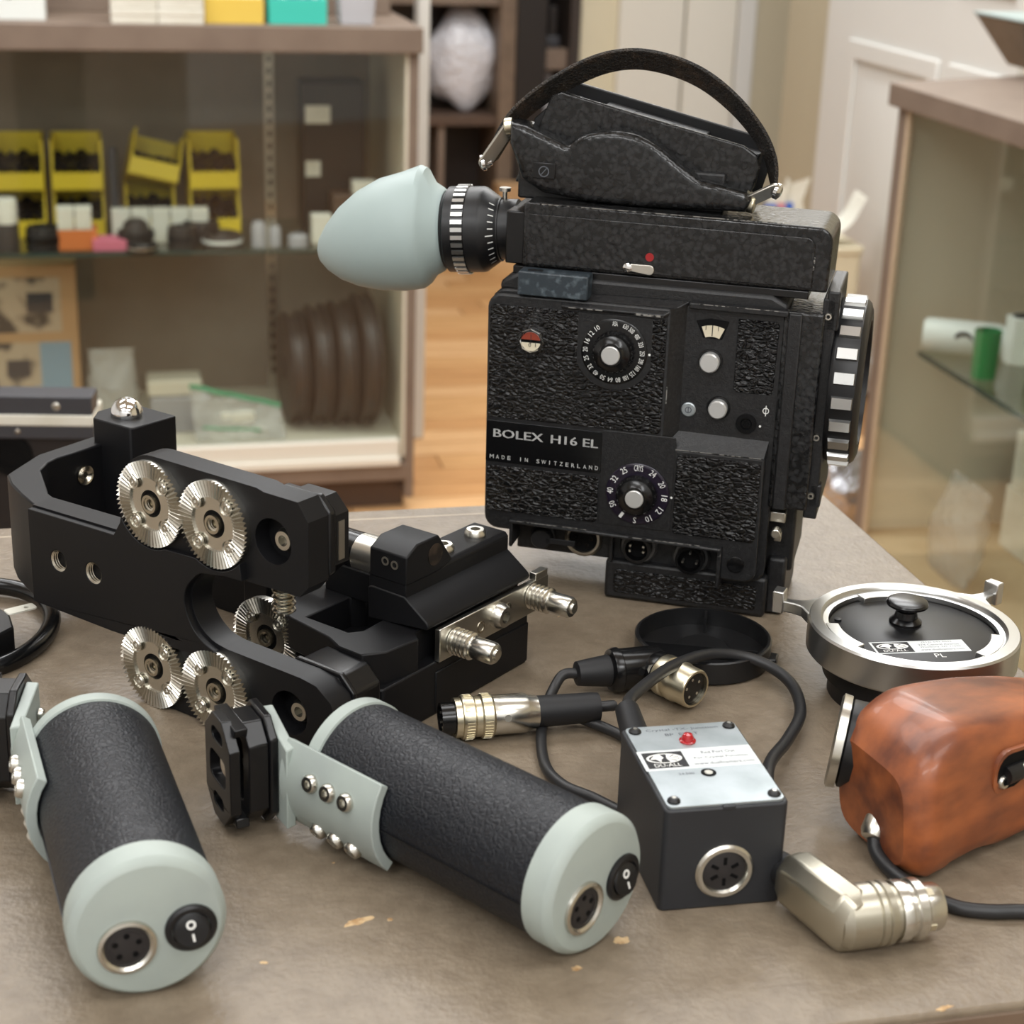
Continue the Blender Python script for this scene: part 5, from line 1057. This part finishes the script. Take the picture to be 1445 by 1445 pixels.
# cream bin with paper beside the door
cbn = T('waste_bin', 'cream bin with curled white paper, behind the viewfinder', 'bin', (73.5, 420, FLOOR), 12)
P('bin_body', MB().poly(rr(-12, 8.2, -6, 12, 2), 'z', 0, 42), 'cream', cbn, bevel=.5); P('bin_rim', MB().poly(rr(-12.4, 8.6, -6.4, 12.4, 2), 'z', 40.5, 42.4), 'cream', cbn, bevel=.4)
def sheet(pts, w):
    return MB().loft([[Vector(p)+Vector((0, -w/2, 0)), Vector(p)+Vector((0, w/2, .3)), Vector(p)+Vector((.12, w/2, .42)), Vector(p)+Vector((.12, -w/2, .12))] for p in cat(pts, 6)])
pa = T('paper_sheet', 'curled white sheet of paper with blue print, sticking out of the cream bin', 'paper', (70, 419, FLOOR+42), 8)
P('sheet', sheet([(-9, 0, 1.5), (-8.2, -.6, 8), (-7.0, -1.0, 15.5)], 3).add([(-8.6, -1.6, 0), (-2.2, -1.6, 6), (-3.2, -1.5, 11), (-1.6, -1.4, 16.5), (-11.5, -1.0, 13.0), (-12.8, -1.2, 0)], [(0, 1, 2, 3, 4, 5)]), 'card_white', pa)
P('blue_print', MB().box(-12.6, -9.6, -1.95, -1.85, 6.0, 10.0), 'deep_blue', pa); P('blue_print', MB().box(-7.4, -5.6, -2.1, -2.0, 6.6, 10.5), 'deep_blue', pa); P('red_print', MB().box(-9.4, -7.6, -2.05, -1.95, 6.0, 10.2), 'pink', pa)
pb = thing1('curled_paper', sheet([(-6.5, 0, .5), (-3.4, 0, 3.0), (.5, 0, 3.6), (4.2, 0, 6.5), (7.0, 0, 12.2)], 9), 'card_white', 'curled white paper at the right rim of the cream bin', 'paper', (74.5, 419, FLOOR+42), 8)
bag('foil_bag', 13, 17, 10, 'foil', 'crumpled silver foil bag on the floor beside the right display case', (69.6, 336, FLOOR), 20, 0, 4)

# ------------------------------------------------------------------ right display case
rc = T('display_case', 'taupe display case with glass front on the right, end towards us', 'display case', RCO, RCR)
P('top', MB().poly([(0, 0), (130, 0), (130, 56), (-22, 56)], 'z', -3.4, 0), 'cab', rc, bevel=.2); P('end_panel', MB().box(1.6, 3.0, 1.2, 46, -94, -3.4), 'cab', rc, bevel=.1)
P('end_lining', MB().box(3.0, 3.4, 2.6, 44, -88, -3.4), 'cab_light', rc)
P('corner_strip', MB().box(2.6, 5.0, 1.0, 1.7, -90, -3.4), 'cab', rc, bevel=.1); P('glass_channel', MB().box(5.0, 5.9, 1.0, 1.9, -90, -3.4), 'channel', rc, bevel=.1)
P('back_panel', MB().box(3, 130, 44, 46, -94, -3.4), 'cab_light', rc); P('case_floor', MB().box(3, 130, 2, 44, -76, -72), 'case_board', rc); P('kick_board', MB().box(4, 130, 5, 44, FLOOR, -76), 'cab_shelfboard', rc)
P('glass_pane', MB().box(5.5, 130, 1.2, 1.6, -90, -3.4), 'glass', rc)
g_ = P('glass_shelf', MB().box(15, 129, 2.6, 34, -39.0, -38.3), 'shelf_glass', rc); P('shelf_front_edge', MB().box(15, 129, 2.45, 2.65, -39.05, -38.25), 'glass_edge', g_)
ZR = -38.3
wt = T('white_bottle', 'white plastic bottle lying on the glass shelf of the right case', 'bottle', rw(17.5, 8.4, ZR+2.6), RCR, rot=(0, 0, RCR+62))
P('bottle_body', MB().lathe([(0, -6), (2.2, -6), (2.6, -5.4), (2.6, 5), (2.2, 6), (0, 6)], 28, frame((0, 0, 0), (1, 0, 0))), 'white_plastic', wt); P('bottle_mark', MB().poly(arc(0, 0, 1.5, 20, 150, 10)+arc(.1, -.5, 1.45, 150, 20, 10), 'y', -2.66, -2.4), 'void', wt)
gc = T('green_cup', 'green plastic cup on the glass shelf beside the white bottle', 'cup', rw(29.6, 5.9, ZR), RCR)
P('cup_body', MB().lathe([(0, 0), (1.75, 0), (1.95, 7), (1.8, 7), (1.6, .3), (0, .3)], 28), 'green', gc)
hx_ = T('white_hex_pot', 'white six-sided pot with dark mouth, right of the green cup', 'pot', rw(23.0, 15.0, ZR), RCR)
P('pot_body', MB().lathe([(0, 0), (2.6, 0), (2.6, 7.2), (1.8, 7.2), (1.7, 6), (0, 6)], 6), 'white_plastic', hx_, bevel=.2); P('pot_mouth', MB().cyl(1.75, 6.4, 7.22, 20), 'void', hx_)
lm = T('lime_pot', 'lime green pot at the right edge of the picture, on the glass shelf', 'pot', rw(28.5, 17.0, ZR), RCR); P('pot_body', MB().lathe([(0, 0), (2.4, 0), (2.6, 6.5), (2.3, 6.5), (2.2, .4), (0, .4)], 24), 'lime', lm); P('pot_band', MB().ring(2.5, 2.66, 3.6, 4.2, 24), 'card_kraft', lm)
thing1('white_carton_flat', MB().box(-9, 12, -3.5, 8, 0, 5.5), 'white_plastic', 'long white carton behind the white bottle on the glass shelf', 'carton', rw(34, 27, ZR), RCR, bevel=.3)
thing1('cream_carton', MB().box(0, 16, 0, 7.4, 0, 9.5), 'card_white', 'upper cream carton stacked on another in the right case', 'carton', rw(13.4, 22.0, -61.5), RCR, bevel=.3)
thing1('cream_carton', MB().box(0, 20, 0, 8, 0, 10.5), 'card_white', 'lower cream carton on the floor of the right case, under another carton', 'carton', rw(12.7, 21.7, -72), RCR, bevel=.3)
blk = T('black_canister', 'dark canister at the back of the right case floor', 'canister', rw(8.5, 36.0, -72), RCR)
P('canister_body', MB().lathe([(0, 0), (4.2, 0), (4.2, 17), (3.6, 18), (0, 18)], 28), 'dark_plastic', blk)
rb = T('copper_wire_coil', 'small reddish copper wire coil before the dark canister', 'wire', rw(7.2, 28, -72), RCR); P('coil', MB().tube([(2.4*math.cos(k*.5), 1.2*math.sin(k*.5), 6+.08*k) for k in range(40)], .28, 8), 'red', rb); P('spool', MB().cyl(1.0, 0, 9, 16), 'brown_plastic', rb)
bag('clear_bag', 14, 17, 5, M['clear_bag'], 'clear plastic bag leaning inside the glass of the right case', rw(24.0, 7.2, -72), RCR, .25, 7)
# wedge-shaped monitor on top of the right case
mo = T('wedge_console', 'dark wedge-shaped console with pale glass top on the right display case', 'console', rw(-14.6, 28.6, 0), RCR)
P('console_foot', MB().box(6, 34, 3, 12, 0, 1.4), 'satin_black', mo, bevel=.2)
P('console_body', MB().hexa([(-2.2, -.5, 1.0), (40, -.5, 1.0), (40, 16, 1.0), (-2.2, 16, 1.0)], [(-8.0, -4.5, 8.6), (40, -4.5, 8.6), (40, 20, 8.6), (-8.0, 20, 8.6)]), 'console', mo, bevel=.15)
P('console_glass', MB().box(-8.2, 40, -4.7, 20.2, 8.6, 9.0), 'eyecup', mo, bevel=.05)
